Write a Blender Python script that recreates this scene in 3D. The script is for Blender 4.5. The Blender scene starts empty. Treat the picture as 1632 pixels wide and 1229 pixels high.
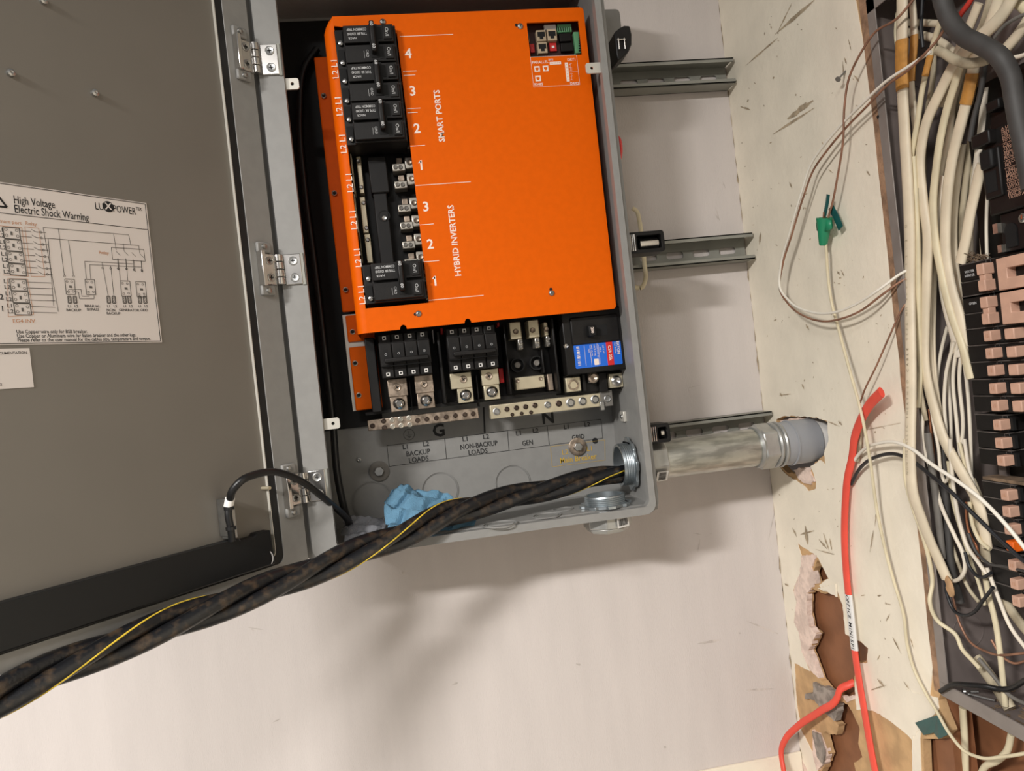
import bpy, math, random
from math import sin, cos, pi, radians, atan2, sqrt
from mathutils import Vector, Matrix, noise
from mathutils.geometry import tessellate_polygon

# ------------------------------------------------------------------ camera
F_PX, YAW, PITCH, ROLL = 1180.78, 0.144877, -0.0050687, -0.110432
CAM = Vector((0.161681, -1.379751, 0.0))
_f = Vector((sin(YAW)*cos(PITCH), cos(YAW)*cos(PITCH), sin(PITCH)))
_r0 = Vector((cos(YAW), -sin(YAW), 0)); _u0 = _r0.cross(_f)
CR = cos(ROLL)*_r0 + sin(ROLL)*_u0
CU = -sin(ROLL)*_r0 + cos(ROLL)*_u0
scene = bpy.context.scene
col = scene.collection
cd = bpy.data.cameras.new('camera'); cam = bpy.data.objects.new('camera', cd); col.objects.link(cam)
cd.sensor_fit = 'HORIZONTAL'; cd.sensor_width = 36.0; cd.lens = F_PX/1632*36; cd.clip_start = 0.02
cam.matrix_world = Matrix(((CR.x, CU.x, -_f.x, CAM.x), (CR.y, CU.y, -_f.y, CAM.y), (CR.z, CU.z, -_f.z, CAM.z), (0, 0, 0, 1)))
scene.camera = cam
# ------------------------------------------------------------------ light
world = bpy.data.worlds.new('world'); scene.world = world; world.use_nodes = True
bg = world.node_tree.nodes['Background']; bg.inputs[0].default_value = (1.0, 0.965, 0.93, 1); bg.inputs[1].default_value = 0.26
def area(name, loc, target, sx, sy, power, color):
    l = bpy.data.lights.new(name, 'AREA'); l.shape = 'RECTANGLE'; l.size = sx; l.size_y = sy; l.energy = power; l.color = color
    o = bpy.data.objects.new(name, l); col.objects.link(o); o.location = loc
    d = Vector(target) - Vector(loc); o.rotation_euler = d.to_track_quat('-Z', 'Y').to_euler(); return o
area('ceiling_lamp', (-1.7, -2.65, 1.2), (-1.7, -2.65, 0.0), 0.60, 0.30, 275, (1.0, 0.968, 0.935))
area('ceiling_lamp_rear', (-0.5, -2.5, 1.2), (-0.5, -2.5, 0.0), 0.60, 0.30, 42, (1.0, 0.968, 0.935))
vs = scene.view_settings; vs.view_transform = 'Standard'; vs.look = 'None'; vs.exposure = -0.26; vs.gamma = 1.0; vs.use_curve_mapping = False

# ------------------------------------------------------------------ helpers
XR, FY, SY, W = 0.856844, 0.231, 0.043, 0.55
def ray(px, py):
    return _f + CR*((px-816)/F_PX) - CU*((py-614.5)/F_PX)
def B(px, py, y):                       # pixel -> point on a plane parallel to the back wall
    r = ray(px, py); return CAM + r*((y-CAM.y)/r.y)
def Rw(px, py, dx=0.0):                 # pixel -> point on a plane parallel to the right wall
    r = ray(px, py); return CAM + r*((XR+dx-CAM.x)/r.x)
def Zp(px, py, z):
    r = ray(px, py); return CAM + r*((z-CAM.z)/r.z)
def lin(c):
    c = c/255.0
    return c/12.92 if c <= 0.04045 else ((c+0.055)/1.055)**2.4
MATS = {}
def mat(name, rgb, rough=0.5, metal=0.0, var=0.0, vs=30.0, bump=0.0, bs=300.0, rgb2=None, lo=0.4, hi=0.6, stretch=None, coat=0.0, trans=0.0, alpha=1.0):
    m = bpy.data.materials.new(name); m.use_nodes = True; nt = m.node_tree; N = nt.nodes; L = nt.links
    b = N['Principled BSDF']; c = tuple(lin(v) for v in rgb)
    b.inputs['Base Color'].default_value = (*c, 1); b.inputs['Roughness'].default_value = rough; b.inputs['Metallic'].default_value = metal
    if coat: b.inputs['Coat Weight'].default_value = coat
    if trans: b.inputs['Transmission Weight'].default_value = trans
    if alpha < 1: b.inputs['Alpha'].default_value = alpha
    tc = N.new('ShaderNodeTexCoord'); src = tc.outputs['Object']
    if stretch:
        mp = N.new('ShaderNodeMapping'); mp.inputs['Scale'].default_value = stretch; L.new(src, mp.inputs['Vector']); src = mp.outputs['Vector']
    if var or rgb2:
        n = N.new('ShaderNodeTexNoise'); n.inputs['Scale'].default_value = vs; n.inputs['Detail'].default_value = 6; L.new(src, n.inputs['Vector'])
        r = N.new('ShaderNodeValToRGB'); L.new(n.outputs['Fac'], r.inputs['Fac'])
        r.color_ramp.elements[0].position = lo; r.color_ramp.elements[1].position = hi
        if rgb2: c2 = tuple(lin(v) for v in rgb2); r.color_ramp.elements[0].color = (*c, 1); r.color_ramp.elements[1].color = (*c2, 1)
        else:
            r.color_ramp.elements[0].color = (*[v*(1-var) for v in c], 1); r.color_ramp.elements[1].color = (*[min(1, v*(1+var)) for v in c], 1)
        L.new(r.outputs['Color'], b.inputs['Base Color'])
    if bump:
        n2 = N.new('ShaderNodeTexNoise'); n2.inputs['Scale'].default_value = bs; n2.inputs['Detail'].default_value = 4; L.new(src, n2.inputs['Vector'])
        bp = N.new('ShaderNodeBump'); bp.inputs['Strength'].default_value = bump; bp.inputs['Distance'].default_value = 0.002
        L.new(n2.outputs['Fac'], bp.inputs['Height']); L.new(bp.outputs['Normal'], b.inputs['Normal'])
    MATS[name] = m; return m

class MB:
    def __init__(s): s.v = []; s.f = []
    def add(s, vs, fs):
        o = len(s.v); s.v += [Vector(v) for v in vs]; s.f += [tuple(i+o for i in f) for f in fs]; return s
    def box(s, x0, x1, y0, y1, z0, z1):
        x0, x1 = min(x0, x1), max(x0, x1); y0, y1 = min(y0, y1), max(y0, y1); z0, z1 = min(z0, z1), max(z0, z1)
        return s.add([(x0,y0,z0),(x1,y0,z0),(x1,y1,z0),(x0,y1,z0),(x0,y0,z1),(x1,y0,z1),(x1,y1,z1),(x0,y1,z1)],
                     [(0,3,2,1),(4,5,6,7),(0,1,5,4),(1,2,6,5),(2,3,7,6),(3,0,4,7)])
    def bar(s, p, q, w, h, up=(0,0,1)):                 # a square bar from p to q
        p, q = Vector(p), Vector(q); t = (q-p).normalized(); n = Vector(up); n = (n-n.dot(t)*t)
        if n.length < 1e-4: n = Vector((1,0,0)) - Vector((1,0,0)).dot(t)*t
        n.normalize(); b = t.cross(n); vs = []
        for e in (p, q):
            for sx, sy in ((-1,-1),(1,-1),(1,1),(-1,1)): vs.append(e + b*(sx*w/2) + n*(sy*h/2))
        return s.add(vs, [(0,1,2,3),(7,6,5,4),(0,4,5,1),(1,5,6,2),(2,6,7,3),(3,7,4,0)])
    def cyl(s, p, q, r, n=20, r2=None, phase=0.0, caps=True):
        p, q = Vector(p), Vector(q); t = (q-p).normalized(); a = Vector((0,0,1)) if abs(t.z) < .9 else Vector((1,0,0))
        u = t.cross(a).normalized(); w = t.cross(u); r2 = r if r2 is None else r2; vs = []
        for e, rr in ((p, r), (q, r2)):
            for i in range(n): th = 2*pi*i/n + phase; vs.append(e + u*(rr*cos(th)) + w*(rr*sin(th)))
        fs = [(i, (i+1) % n, n+(i+1) % n, n+i) for i in range(n)]
        if caps: fs += [tuple(range(n-1, -1, -1)), tuple(range(n, 2*n))]
        return s.add(vs, fs)
    def lathe(s, p, axis, prof, n=28):                   # prof: (distance along axis, radius)
        p = Vector(p); t = Vector(axis).normalized(); a = Vector((0,0,1)) if abs(t.z) < .9 else Vector((1,0,0))
        u = t.cross(a).normalized(); w = t.cross(u); vs = []
        for d, r in prof:
            for i in range(n): th = 2*pi*i/n; vs.append(p + t*d + u*(r*cos(th)) + w*(r*sin(th)))
        fs = []
        for k in range(len(prof)-1):
            for i in range(n): j = (i+1) % n; fs.append((k*n+i, k*n+j, (k+1)*n+j, (k+1)*n+i))
        return s.add(vs, fs)
    def tube(s, pts, a, b=None, ref=(1,0,0), n=12, caps=True):   # a: half width, b: half thickness along ref
        b = a if b is None else b; vs = []; ref = Vector(ref); m = len(pts); last = None
        for i, p in enumerate(pts):
            p = Vector(p); t = (Vector(pts[min(i+1, m-1)]) - Vector(pts[max(i-1, 0)])).normalized()
            nn = ref - ref.dot(t)*t
            if nn.length < 0.05 and last: nn = last - last.dot(t)*t
            nn.normalize(); last = nn; w = t.cross(nn)
            aa = a[i] if isinstance(a, list) else a
            bb = b[i] if isinstance(b, list) else b
            for k in range(n):
                th = 2*pi*k/n; vs.append(p + w*(aa*cos(th)) + nn*(bb*sin(th)))
        fs = [(i*n+k, i*n+(k+1) % n, (i+1)*n+(k+1) % n, (i+1)*n+k) for i in range(m-1) for k in range(n)]
        if caps: fs += [tuple(range(n-1, -1, -1)), tuple(range((m-1)*n, m*n))]
        return s.add(vs, fs)
    def prism(s, outer, holes, d0, d1, to3):             # polygon with holes, extruded from d0 to d1
        loops = [[Vector((p[0], p[1], 0)) for p in outer]] + [[Vector((p[0], p[1], 0)) for p in h] for h in holes]
        flat = [p for l in loops for p in l]; tris = tessellate_polygon(loops); nF = len(flat)
        vs = [to3(p.x, p.y, d0) for p in flat] + [to3(p.x, p.y, d1) for p in flat]
        fs = [tuple(t) for t in tris] + [tuple(i+nF for i in reversed(t)) for t in tris]; o = 0
        for l in loops:
            k = len(l); fs += [(o+i, o+(i+1) % k, nF+o+(i+1) % k, nF+o+i) for i in range(k)]; o += k
        return s.add(vs, fs)
    def text(s, body, size, org, right=(1,0,0), up=(0,0,1), align='CENTER', bold=0.0, sx=1.0, width=None):
        c = bpy.data.curves.new('t', 'FONT'); c.body = body; c.size = size; c.align_x = align; c.align_y = 'CENTER'; c.offset = bold*size; c.resolution_u = 2
        o = bpy.data.objects.new('t', c); me = bpy.data.meshes.new_from_object(o)
        if width and me.vertices:
            xs = [v.co.x for v in me.vertices]; sx = width/max(max(xs)-min(xs), 1e-6)
        R, U, O = Vector(right).normalized(), Vector(up).normalized(), Vector(org)
        s.add([O + R*(v.co.x*sx) + U*v.co.y for v in me.vertices], [tuple(p.vertices) for p in me.polygons])
        bpy.data.objects.remove(o); bpy.data.curves.remove(c); bpy.data.meshes.remove(me); return s
    def line2(s, p, q, w, nrm):                          # flat printed line between two points
        p, q = Vector(p), Vector(q); t = (q-p).normalized(); b = t.cross(Vector(nrm)).normalized()*(w/2)
        return s.add([p-b, p+b, q+b, q-b], [(0,1,2,3)])
    def disc(s, p, nrm, r, n=16):
        p = Vector(p); t = Vector(nrm).normalized(); a = Vector((0,0,1)) if abs(t.z) < .9 else Vector((1,0,0)); u = t.cross(a).normalized(); w = t.cross(u)
        return s.add([p+u*(r*cos(2*pi*i/n))+w*(r*sin(2*pi*i/n)) for i in range(n)], [tuple(range(n))])
TM = {}
def thing(name, label, cat, loc=(0,0,0), rotz=0.0, group=None):
    o = bpy.data.objects.new(name, None); col.objects.link(o); o.location = loc; o.rotation_euler = (0,0,rotz); o.empty_display_size = .02
    o['label'] = label; o['category'] = cat
    if group: o['group'] = group
    TM[o] = Matrix.Translation(Vector(loc)) @ Matrix.Rotation(rotz, 4, 'Z'); return o
def finish(me, smooth=35):
    me.validate(); me.update()
    import bmesh
    bm = bmesh.new(); bm.from_mesh(me); bmesh.ops.recalc_face_normals(bm, faces=bm.faces); bm.to_mesh(me); bm.free()
    if smooth:
        me.shade_smooth(); me.set_sharp_from_angle(angle=radians(smooth))
def part(mb, name, m, parent, world=False, bevel=0.0, label=None, smooth=35, segs=2, kind=None):
    M = TM[parent]; inv = M.inverted(); vs = [inv @ v for v in mb.v] if world else mb.v
    me = bpy.data.meshes.new(name); me.from_pydata([tuple(v) for v in vs], [], mb.f); finish(me, smooth)
    me.materials.append(MATS[m]); o = bpy.data.objects.new(name, me); col.objects.link(o); o.parent = parent; TM[o] = M
    if bevel:
        bv = o.modifiers.new('bevel', 'BEVEL'); bv.width = bevel; bv.segments = segs; bv.limit_method = 'ANGLE'; bv.angle_limit = radians(40); bv.harden_normals = False
    if label: o['label'] = label
    if kind: o['kind'] = kind
    return o
def solo(mb, name, m, label=None, cat=None, group=None, kind=None, bevel=0.0, smooth=35):
    c = Vector((0,0,0))
    for v in mb.v: c += v
    c /= max(1, len(mb.v)); me = bpy.data.meshes.new(name); me.from_pydata([tuple(v-c) for v in mb.v], [], mb.f); finish(me, smooth)
    me.materials.append(MATS[m]); o = bpy.data.objects.new(name, me); o.location = c; col.objects.link(o); TM[o] = Matrix.Translation(c)
    if bevel:
        bv = o.modifiers.new('bevel', 'BEVEL'); bv.width = bevel; bv.segments = 2; bv.limit_method = 'ANGLE'; bv.angle_limit = radians(40)
    if label: o['label'] = label
    if cat: o['category'] = cat
    if group: o['group'] = group
    if kind: o['kind'] = kind
    return o
def copy_tree(o, loc=None, label=None, parent=None, group=None):
    c = o.copy(); col.objects.link(c)
    if parent: c.parent = parent
    if loc is not None: c.location = loc
    if label: c['label'] = label
    if group: c['group'] = group
    for ch in [x for x in bpy.data.objects if x.parent == o]: copy_tree(ch, parent=c)
    return c
def spline(pts, per=8):
    P = [Vector(p) for p in pts]; out = []
    if len(P) < 3:
        return [P[0].lerp(P[-1], i/per) for i in range(per+1)]
    for i in range(len(P)-1):
        p0 = P[i-1] if i else P[0]*2-P[1]; p1, p2 = P[i], P[i+1]; p3 = P[i+2] if i+2 < len(P) else P[-1]*2-P[-2]
        d1 = max((p2-p1).length, 1e-6)
        d0 = max((p1-p0).length, 1e-6); d2 = max((p3-p2).length, 1e-6)
        m1 = ((p1-p0)/d0*d1/(d0+d1) + (p2-p1)/d1*d0/(d0+d1))*d1
        m2 = ((p2-p1)/d1*d2/(d1+d2) + (p3-p2)/d2*d1/(d1+d2))*d1
        for k in range(per):
            t = k/per; t2, t3 = t*t, t*t*t
            out.append(p1*(2*t3-3*t2+1) + m1*(t3-2*t2+t) + p2*(-2*t3+3*t2) + m2*(t3-t2))
    out.append(P[-1]); return out
def rrect(x0, x1, z0, z1, r, n=5):
    out = []
    rr = r if isinstance(r, (list, tuple)) else (r, r, r, r)      # BL, BR, TR, TL
    for (cx, cz, a0), q in zip(((x0, z0, pi), (x1, z0, 1.5*pi), (x1, z1, 0), (x0, z1, .5*pi)), rr):
        ox = cx + (q if cx == x0 else -q); oz = cz + (q if cz == z0 else -q)
        if q <= 0: out.append((cx, cz)); continue
        for i in range(n+1): a = a0 + (pi/2)*i/n; out.append((ox+q*cos(a), oz+q*sin(a)))
    return out
XZ = lambda a, b, d: Vector((a, d, b))          # polygon in x,z ; depth along y
YZ = lambda a, b, d: Vector((d, a, b))          # polygon in y,z ; depth along x
XY = lambda a, b, d: Vector((a, b, d))

# ------------------------------------------------------------------ materials
mat('plaster', (208, 200, 195), .85, var=.03, vs=9, bump=.25, bs=260, lo=.3, hi=.7, stretch=(3, 1, .5))
mat('old_paint', (240, 231, 212), .55, var=.06, vs=14, bump=.35, bs=90, lo=.3, hi=.7)
mat('kraft', (196, 160, 116), .9, var=.14, vs=25, bump=.3, bs=200)
mat('gypsum', (226, 204, 190), .95, var=.12, vs=60, bump=.8, bs=160)
mat('torn_grey', (150, 140, 130), .9, var=.25, vs=60, bump=.6, bs=150)
mat('brown_board', (134, 88, 58), .6, var=.12, vs=20, bump=.15, bs=60)
mat('dark_cavity', (74, 52, 40), .8, var=.2, vs=12)
mat('edge_brown', (150, 118, 92), .85, var=.3, vs=40, bump=.6, bs=200)
mat('concrete', (130, 126, 120), .9, var=.1, vs=8)
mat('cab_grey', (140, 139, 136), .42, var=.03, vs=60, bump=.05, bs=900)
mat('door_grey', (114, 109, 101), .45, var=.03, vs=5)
mat('gasket', (20, 20, 20), .6)
mat('pocket', (24, 25, 26), .45, var=.1, vs=8)
mat('chrome', (205, 202, 198), .22, 1.0, var=.05, vs=40)
mat('steel', (178, 178, 176), .38, 1.0, var=.1, vs=60)
mat('galv', (190, 192, 186), .42, 1.0, var=.22, vs=90, stretch=(.25, 1, 1), bump=.15, bs=300)
mat('zinc', (176, 184, 188), .35, .9, var=.12, vs=50)
mat('strut', (148, 148, 140), .55, .35, var=.06, vs=20)
mat('black', (22, 21, 21), .42, var=.15, vs=40)
mat('black_soft', (22, 22, 22), .6)
mat('recess', (9, 9, 9), .8)
mat('bay_black', (15, 13, 12), .5, var=.2, vs=30)
mat('ivory', (202, 192, 166), .38, .55, var=.06, vs=40)
mat('tin', (196, 190, 178), .33, .85, var=.12, vs=70)
mat('worn_tin', (168, 152, 136), .4, .8, var=.3, vs=90)
mat('orange', (228, 96, 0), .5, var=.02, vs=80, bump=.05, bs=1500); MATS['orange'].node_tree.nodes['Principled BSDF'].inputs['Specular IOR Level'].default_value = .1
mat('shaded_orange', (150, 66, 40), .45, var=.05, vs=30)  # cover orange with shade mixed into its colour; not assigned to any part
mat('white_print', (244, 226, 214), .6)
mat('pale_print', (196, 196, 196), .6)
mat('black_print', (22, 22, 24), .6)
mat('grey_print', (92, 88, 84), .6)
mat('tan_print', (190, 140, 108), .6)
mat('gold_print', (206, 168, 62), .6)
mat('sticker', (214, 206, 200), .5)
mat('blue_label', (24, 104, 214), .45)
mat('red_label', (214, 40, 42), .45)
mat('red_plastic', (226, 44, 42), .4)
mat('cable_black', (20, 21, 24), .34, rgb2=(74, 60, 46), vs=70, lo=.50, hi=.72, stretch=(1, 1, 1), bump=.2, bs=300)
mat('yellow_line', (216, 186, 58), .55, var=.2, vs=60)
mat('towel', (104, 148, 176), .95, var=.08, vs=60, bump=.8, bs=700)
mat('film', (150, 152, 158), .2, var=.2, vs=40, alpha=.55)
mat('cord_black', (18, 18, 19), .4)
mat('white_sleeve', (226, 224, 220), .5)
mat('tab', (206, 202, 192), .4, .3)
mat('pvc', (150, 152, 156), .5, var=.03, vs=20)
mat('fitting', (172, 172, 168), .35, .55, var=.08, vs=40)
mat('panel_steel', (122, 112, 108), .5, .2, var=.1, vs=14)
mat('panel_lip', (140, 132, 126), .5, .2, var=.1, vs=20)
mat('nm_white', (222, 208, 182), .5, var=.06, vs=25, bump=.1, bs=200)
mat('nm_pale', (228, 218, 200), .5, var=.05, vs=25)
mat('nm_cream', (216, 204, 172), .5, var=.07, vs=25)
mat('nm_dirty', (188, 176, 150), .6, rgb2=(140, 128, 106), vs=30, lo=.45, hi=.65)
mat('nm_grey', (112, 108, 102), .55, var=.1, vs=30)
mat('wire_white', (236, 230, 216), .45, var=.03, vs=40)
mat('wire_black', (30, 31, 34), .45, var=.2, vs=50)
mat('rubber_grey', (64, 62, 60), .6, var=.12, vs=30)
mat('copper', (176, 116, 84), .4, .7, var=.2, vs=80)
mat('wire_brown', (150, 110, 88), .5, .3, var=.2, vs=50)
mat('wire_red', (208, 64, 52), .45)
mat('red_sheath', (232, 82, 64), .5, var=.04, vs=25)
mat('masking_tape', (186, 132, 62), .6, var=.15, vs=60, bump=.3, bs=200)
mat('paper_brown', (186, 148, 108), .8, var=.15, vs=60)
mat('green_nut', (34, 136, 96), .4)
mat('green_tape', (22, 84, 82), .4, var=.1, vs=60)
mat('breaker_black', (24, 22, 21), .45, var=.2, vs=40, bump=.05, bs=400)
mat('breaker_edge', (84, 78, 74), .6, var=.3, vs=60)
mat('toggle_pink', (200, 160, 138), .55, var=.06, vs=60)
mat('toggle_orange', (240, 106, 24), .45)
mat('pcb', (52, 22, 20), .6, var=.2, vs=40)
mat('jack', (176, 158, 132), .45, var=.1, vs=40)
mat('term_green', (96, 156, 112), .5)
mat('dip_red', (190, 34, 34), .5)
mat('dark_screw', (84, 72, 64), .4, .8, var=.2, vs=60)
mat('dust', (120, 100, 80), .95, var=.3, vs=80)
mat('scuff', (172, 155, 130), .9, var=.25, vs=60)
for _k in ('bay_black', 'breaker_black', 'black', 'black_soft', 'pocket'): MATS[_k].node_tree.nodes['Principled BSDF'].inputs['Specular IOR Level'].default_value = .3
mat('scuff_grey', (196, 187, 180), .9, var=.15, vs=60)

# ================================================================== structure
mb = MB().box(-2.2, XR+.25, 0, .02, -1.4, 1.4)
wb = solo(mb, 'wall_back', 'plaster', kind='structure')
mb = MB().box(-2.2, XR+.25, -3.2, .0, -1.42, -1.4); solo(mb, 'floor', 'concrete', kind='structure')
mb = MB().box(-1.0, XR-.001, -.006, 0, -.98, -.79); solo(mb, 'trim_1', 'old_paint', kind='structure', bevel=.002)

def c860(*pts): return [(1230+a/3.331, 860+b/3.331) for a, b in pts]
def c990(*pts): return [(990+a/4.663, 600+b/4.663) for a, b in pts]
def yz(pts, dx=0.0): return [(Rw(a, b, dx).y, Rw(a, b, dx).z) for a, b in pts]
def rough(poly, amp, step=.006, seed=1):
    rg = random.Random(seed); out = []
    for i in range(len(poly)):
        a, b = Vector((*poly[i], 0)), Vector((*poly[(i+1) % len(poly)], 0)); n = max(1, int((b-a).length/step))
        for k in range(n):
            p = a.lerp(b, k/n); out.append((p.x+rg.uniform(-amp, amp), p.y+rg.uniform(-amp, amp)))
    return out
hole_main = c860((185,290),(215,260),(260,285),(330,285),(375,340),(390,500),(470,545),(508,580),(498,650),(440,650),(430,770),(445,830),(370,840),(300,800),(250,740),(215,640),(195,590),(235,500),(200,470),(185,390))
hole_top = c860((240,105),(298,205),(235,240),(215,180))
hole_low = c860((350,858),(400,875),(445,960),(465,1010),(455,1080),(480,1160),(430,1185),(450,1260),(460,1400),(260,1400),(255,1260),(300,1140),(270,1020),(340,1040),(355,985),(300,935))
hole_cond = c990((1155,325),(1210,297),(1440,307),(1530,337),(1535,480),(1500,590),(1440,640),(1400,700),(1380,720),(1230,720),(1180,660),(1150,560),(1150,400))
PY0, PY1, PZ0, PZ1 = -.432, -.83, -.5, .475
low = yz([(1497,1106),(1494,1116),(1500,1135),(1512,1165),(1500,1178),(1470,1178),(1472,1229),(1480,1330)])
open_core = [(PY0, PZ1), (PY0, PZ0)] + low[1:] + [(PY1, low[-1][1]), (PY1, PZ1)]
outer = [(0, -1.4), (0, 1.3), (-2.2, 1.3), (-2.2, -1.4)]
mb = MB().prism(outer, [rough(yz(hole_main), .0012, seed=2), rough(yz(hole_top), .001, seed=3), rough(yz(hole_low), .0014, seed=4), rough(yz(hole_cond), .0012, seed=5), open_core], XR+.0012, XR+.014, YZ)
wr = solo(mb, 'wall_right', 'kraft', kind='structure', smooth=None)
p_main = c860((135,20),(220,75),(245,100),(300,205),(250,245),(272,278),(345,268),(375,345),(390,500),(470,540),(512,575),(507,655),(450,655),(440,800),(450,905),(545,912),(620,960),(700,1020),(742,1062),(748,1229),(752,1400),(150,1400),(240,1229),(225,1150),(155,1010),(130,860),(120,655),(200,700),(160,600),(145,500),(118,440),(130,330),(112,270),(150,180),(160,90))
p_cond = c990((1150,322),(1210,292),(1440,303),(1532,333),(1540,480),(1505,575),(1520,660),(1480,622),(1405,668),(1450,780),(1445,838),(1390,850),(1340,800),(1230,732),(1190,690),(1145,600),(1145,400))
open_paint = [(PY0+.022, PZ1+.012), (PY0+.0155, PZ1-.06), (PY0+.0125, .30), (PY0+.014, .2), (PY0+.0125, .12), (PY0+.0145, .03), (PY0+.012, -.03), (PY0+.0145, -.06), (PY0+.0112, -.13), (PY0+.0135, -.22), (PY0+.011, -.33), (PY0+.013, -.42), (PY0+.012, PZ0+.03)] + yz([(1480,1128),(1470,1150),(1466,1178),(1468,1229),(1476,1330)]) + [(PY1-.01, low[-1][1]-.01), (PY1-.01, PZ1+.012)]
wall_paint = MB().prism(outer, [rough(yz(p_main), .0011, seed=8), rough(yz(p_cond), .0011, seed=9), open_paint], XR, XR+.0012, YZ)
part(wall_paint, 'paint_layer', 'old_paint', wr, world=True, smooth=None)
# cut edge of the drywall round the old panel
mb = MB().prism([(PY0+.016, PZ1+.01), (PY0+.013, .2), (PY0+.014, -.1), (PY0+.0135, PZ0-.002), (PY0+.001, PZ0-.002), (PY0+.001, PZ1), (PY1, PZ1), (PY1, PZ1+.01)], [], XR+.0004, XR+.006, YZ)
part(mb, 'cut_edge', 'edge_brown', wr, world=True)
# crumbled gypsum and torn paper in the holes
def flap(name, m, pts, d0, d1, seed, amp=.0015):
    mb = MB().prism(rough(yz(pts), amp, .005, seed), [], XR+d0, XR+d1, YZ); rg = random.Random(seed)
    part(mb, name, m, wr, world=True, smooth=None)
flap('torn_gypsum', 'gypsum', c860((160,85),(240,80),(215,150),(235,235),(188,285),(188,390),(203,462),(238,500),(198,590),(222,650),(252,735),(205,690),(162,600),(148,500),(122,440),(133,330),(118,270),(152,180)), -.0012, .010, 11)
flap('torn_gypsum', 'gypsum', c860((225,1010),(260,1030),(300,1140),(290,1180),(250,1225),(228,1150)), -.004, .008, 12)
flap('torn_gypsum', 'gypsum', c860((375,832),(448,826),(452,850),(400,862)), -.001, .006, 13)
flap('torn_gypsum', 'gypsum', c860((110,1155),(160,1165),(190,1229),(190,1300),(110,1300)), -.001, .005, 14)
flap('torn_gypsum', 'gypsum', c990((1290,690),(1390,675),(1445,780),(1400,805),(1330,770)), -.002, .008, 15)
flap('torn_gypsum', 'gypsum', c990((1170,330),(1300,310),(1380,325),(1340,360),(1200,370)), .003, .012, 16)
flap('torn_paper', 'torn_grey', c860((235,758),(330,800),(368,880),(352,965),(292,912),(240,850),(190,840),(195,820),(235,810)), -.006, .006, 17)
flap('torn_paper', 'torn_grey', c860((232,1015),(268,1028),(300,1130),(290,1190),(262,1150)), -.008, -.004, 18)
flap('torn_paper', 'old_paint', c860((718,800),(880,840),(890,900),(800,985),(742,1060),(735,900)), -.0008, .0012, 19)
flap('torn_paper', 'old_paint', c860((255,262),(345,232),(350,300),(300,270)), -.004, -.0005, 20)
# boards behind the drywall
mb = MB().box(XR+.022, XR+.035, -.385, -.02, -1.1, -.24); bb = part(mb, 'backing_board', 'brown_board', wr, world=True)
for i, yy in enumerate((-.205,)):
    part(MB().box(XR+.0195, XR+.022, yy-.0012, yy+.0012, -1.1, -.24), 'board_joint', 'dark_cavity', wr, world=True)
part(MB().box(XR+.10, XR+.11, -.38, -.02, -.24, .1), 'cavity_back', 'dark_cavity', wr, world=True)
part(MB().box(XR+.075, XR+.09, -1.0, -.385, -1.2, PZ0-.02), 'backing_board', 'brown_board', wr, world=True)
part(MB().box(XR+.015, XR+.05, -.425, -.388, -1.2, PZ0-.01), 'stud', 'brown_board', wr, world=True)
# gouges, scrapes and holes in the paint
def stroke(mb, p, q, w0, seed, to=Rw, off=-.0004, n=7):
    rg = random.Random(seed); P = Vector((*p, 0)); Q = Vector((*q, 0)); d = (Q-P).normalized(); nn = Vector((-d.y, d.x, 0)); up = []; dn = []
    for i in range(n+1):
        t = i/n; c = P.lerp(Q, t); w = w0*sin(pi*min(max(t, .06), .94))*rg.uniform(.5, 1.2)
        up.append(c+nn*(w/2+rg.uniform(-.3, .3))); dn.append(c-nn*(w/2+rg.uniform(-.3, .3)))
    pts = up + dn[::-1]; o = len(mb.v)
    mb.add([to(a.x, a.y, off) for a in pts], [(i, i+1, 2*n-i, 2*n+1-i) for i in range(n)])
mk = MB()
for k, (p, q, w) in enumerate([((1188,105),(1240,60),3),((1235,55),(1298,0),6),((1240,50),(1262,5),2),((1232,214),(1298,172),4),((1255,190),(1296,160),9),((1268,180),(1285,163),6),((1180,170),(1196,175),3),
    ((1346,92),(1349,102),3),((1343,98),(1345,125),2),((1352,62),(1356,80),2),((1361,120),(1369,130),4),((1320,270),(1328,276),2),((1381,272),(1386,280),4),((1258,290),(1262,300),3),((1309,224),(1312,232),1.5),
    ((1334,432),(1338,438),4),((1337,442),(1341,443),2),((1260,352),(1263,356),2),((1233,512),(1238,508),2),((1284,516),(1289,526),3),((1340,430),(1345,440),2),((1212,370),(1210,390),2.5),((1168,300),(1171,330),1.5),
    ((1320,672),(1338,680),2),((1336,671),(1342,678),3),((1278,612),(1281,620),2.5),((1242,630),(1260,628),2),((1243,626),(1246,632),2.5),((1270,856),(1262,840),2),((1283,838),(1287,868),5),((1275,852),(1297,846),3),
    ((1305,860),(1318,875),3),((1312,850),(1322,880),2),((1300,876),(1330,884),2),((1322,858),(1326,880),2),((1372,950),(1378,948),2),((1398,950),(1404,949),3),((1410,962),(1420,964),2),((1412,990),(1418,978),2),((1422,1015),(1436,1042),2),((1398,1052),(1402,1044),2),
    ((1388,1100),(1412,1092),3),((1398,1082),(1410,1096),3),((1440,1086),(1448,1098),2),((1250,930),(1256,934),3),((1450,1016),(1456,1034),1.5),((1386,880),(1392,845),2),((1394,840),(1398,800),1.5),((1355,690),(1435,674),.9)]):
    stroke(mk, p, q, w, k+30, off=-.0003-.00003*k)
rg = random.Random(5)
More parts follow.
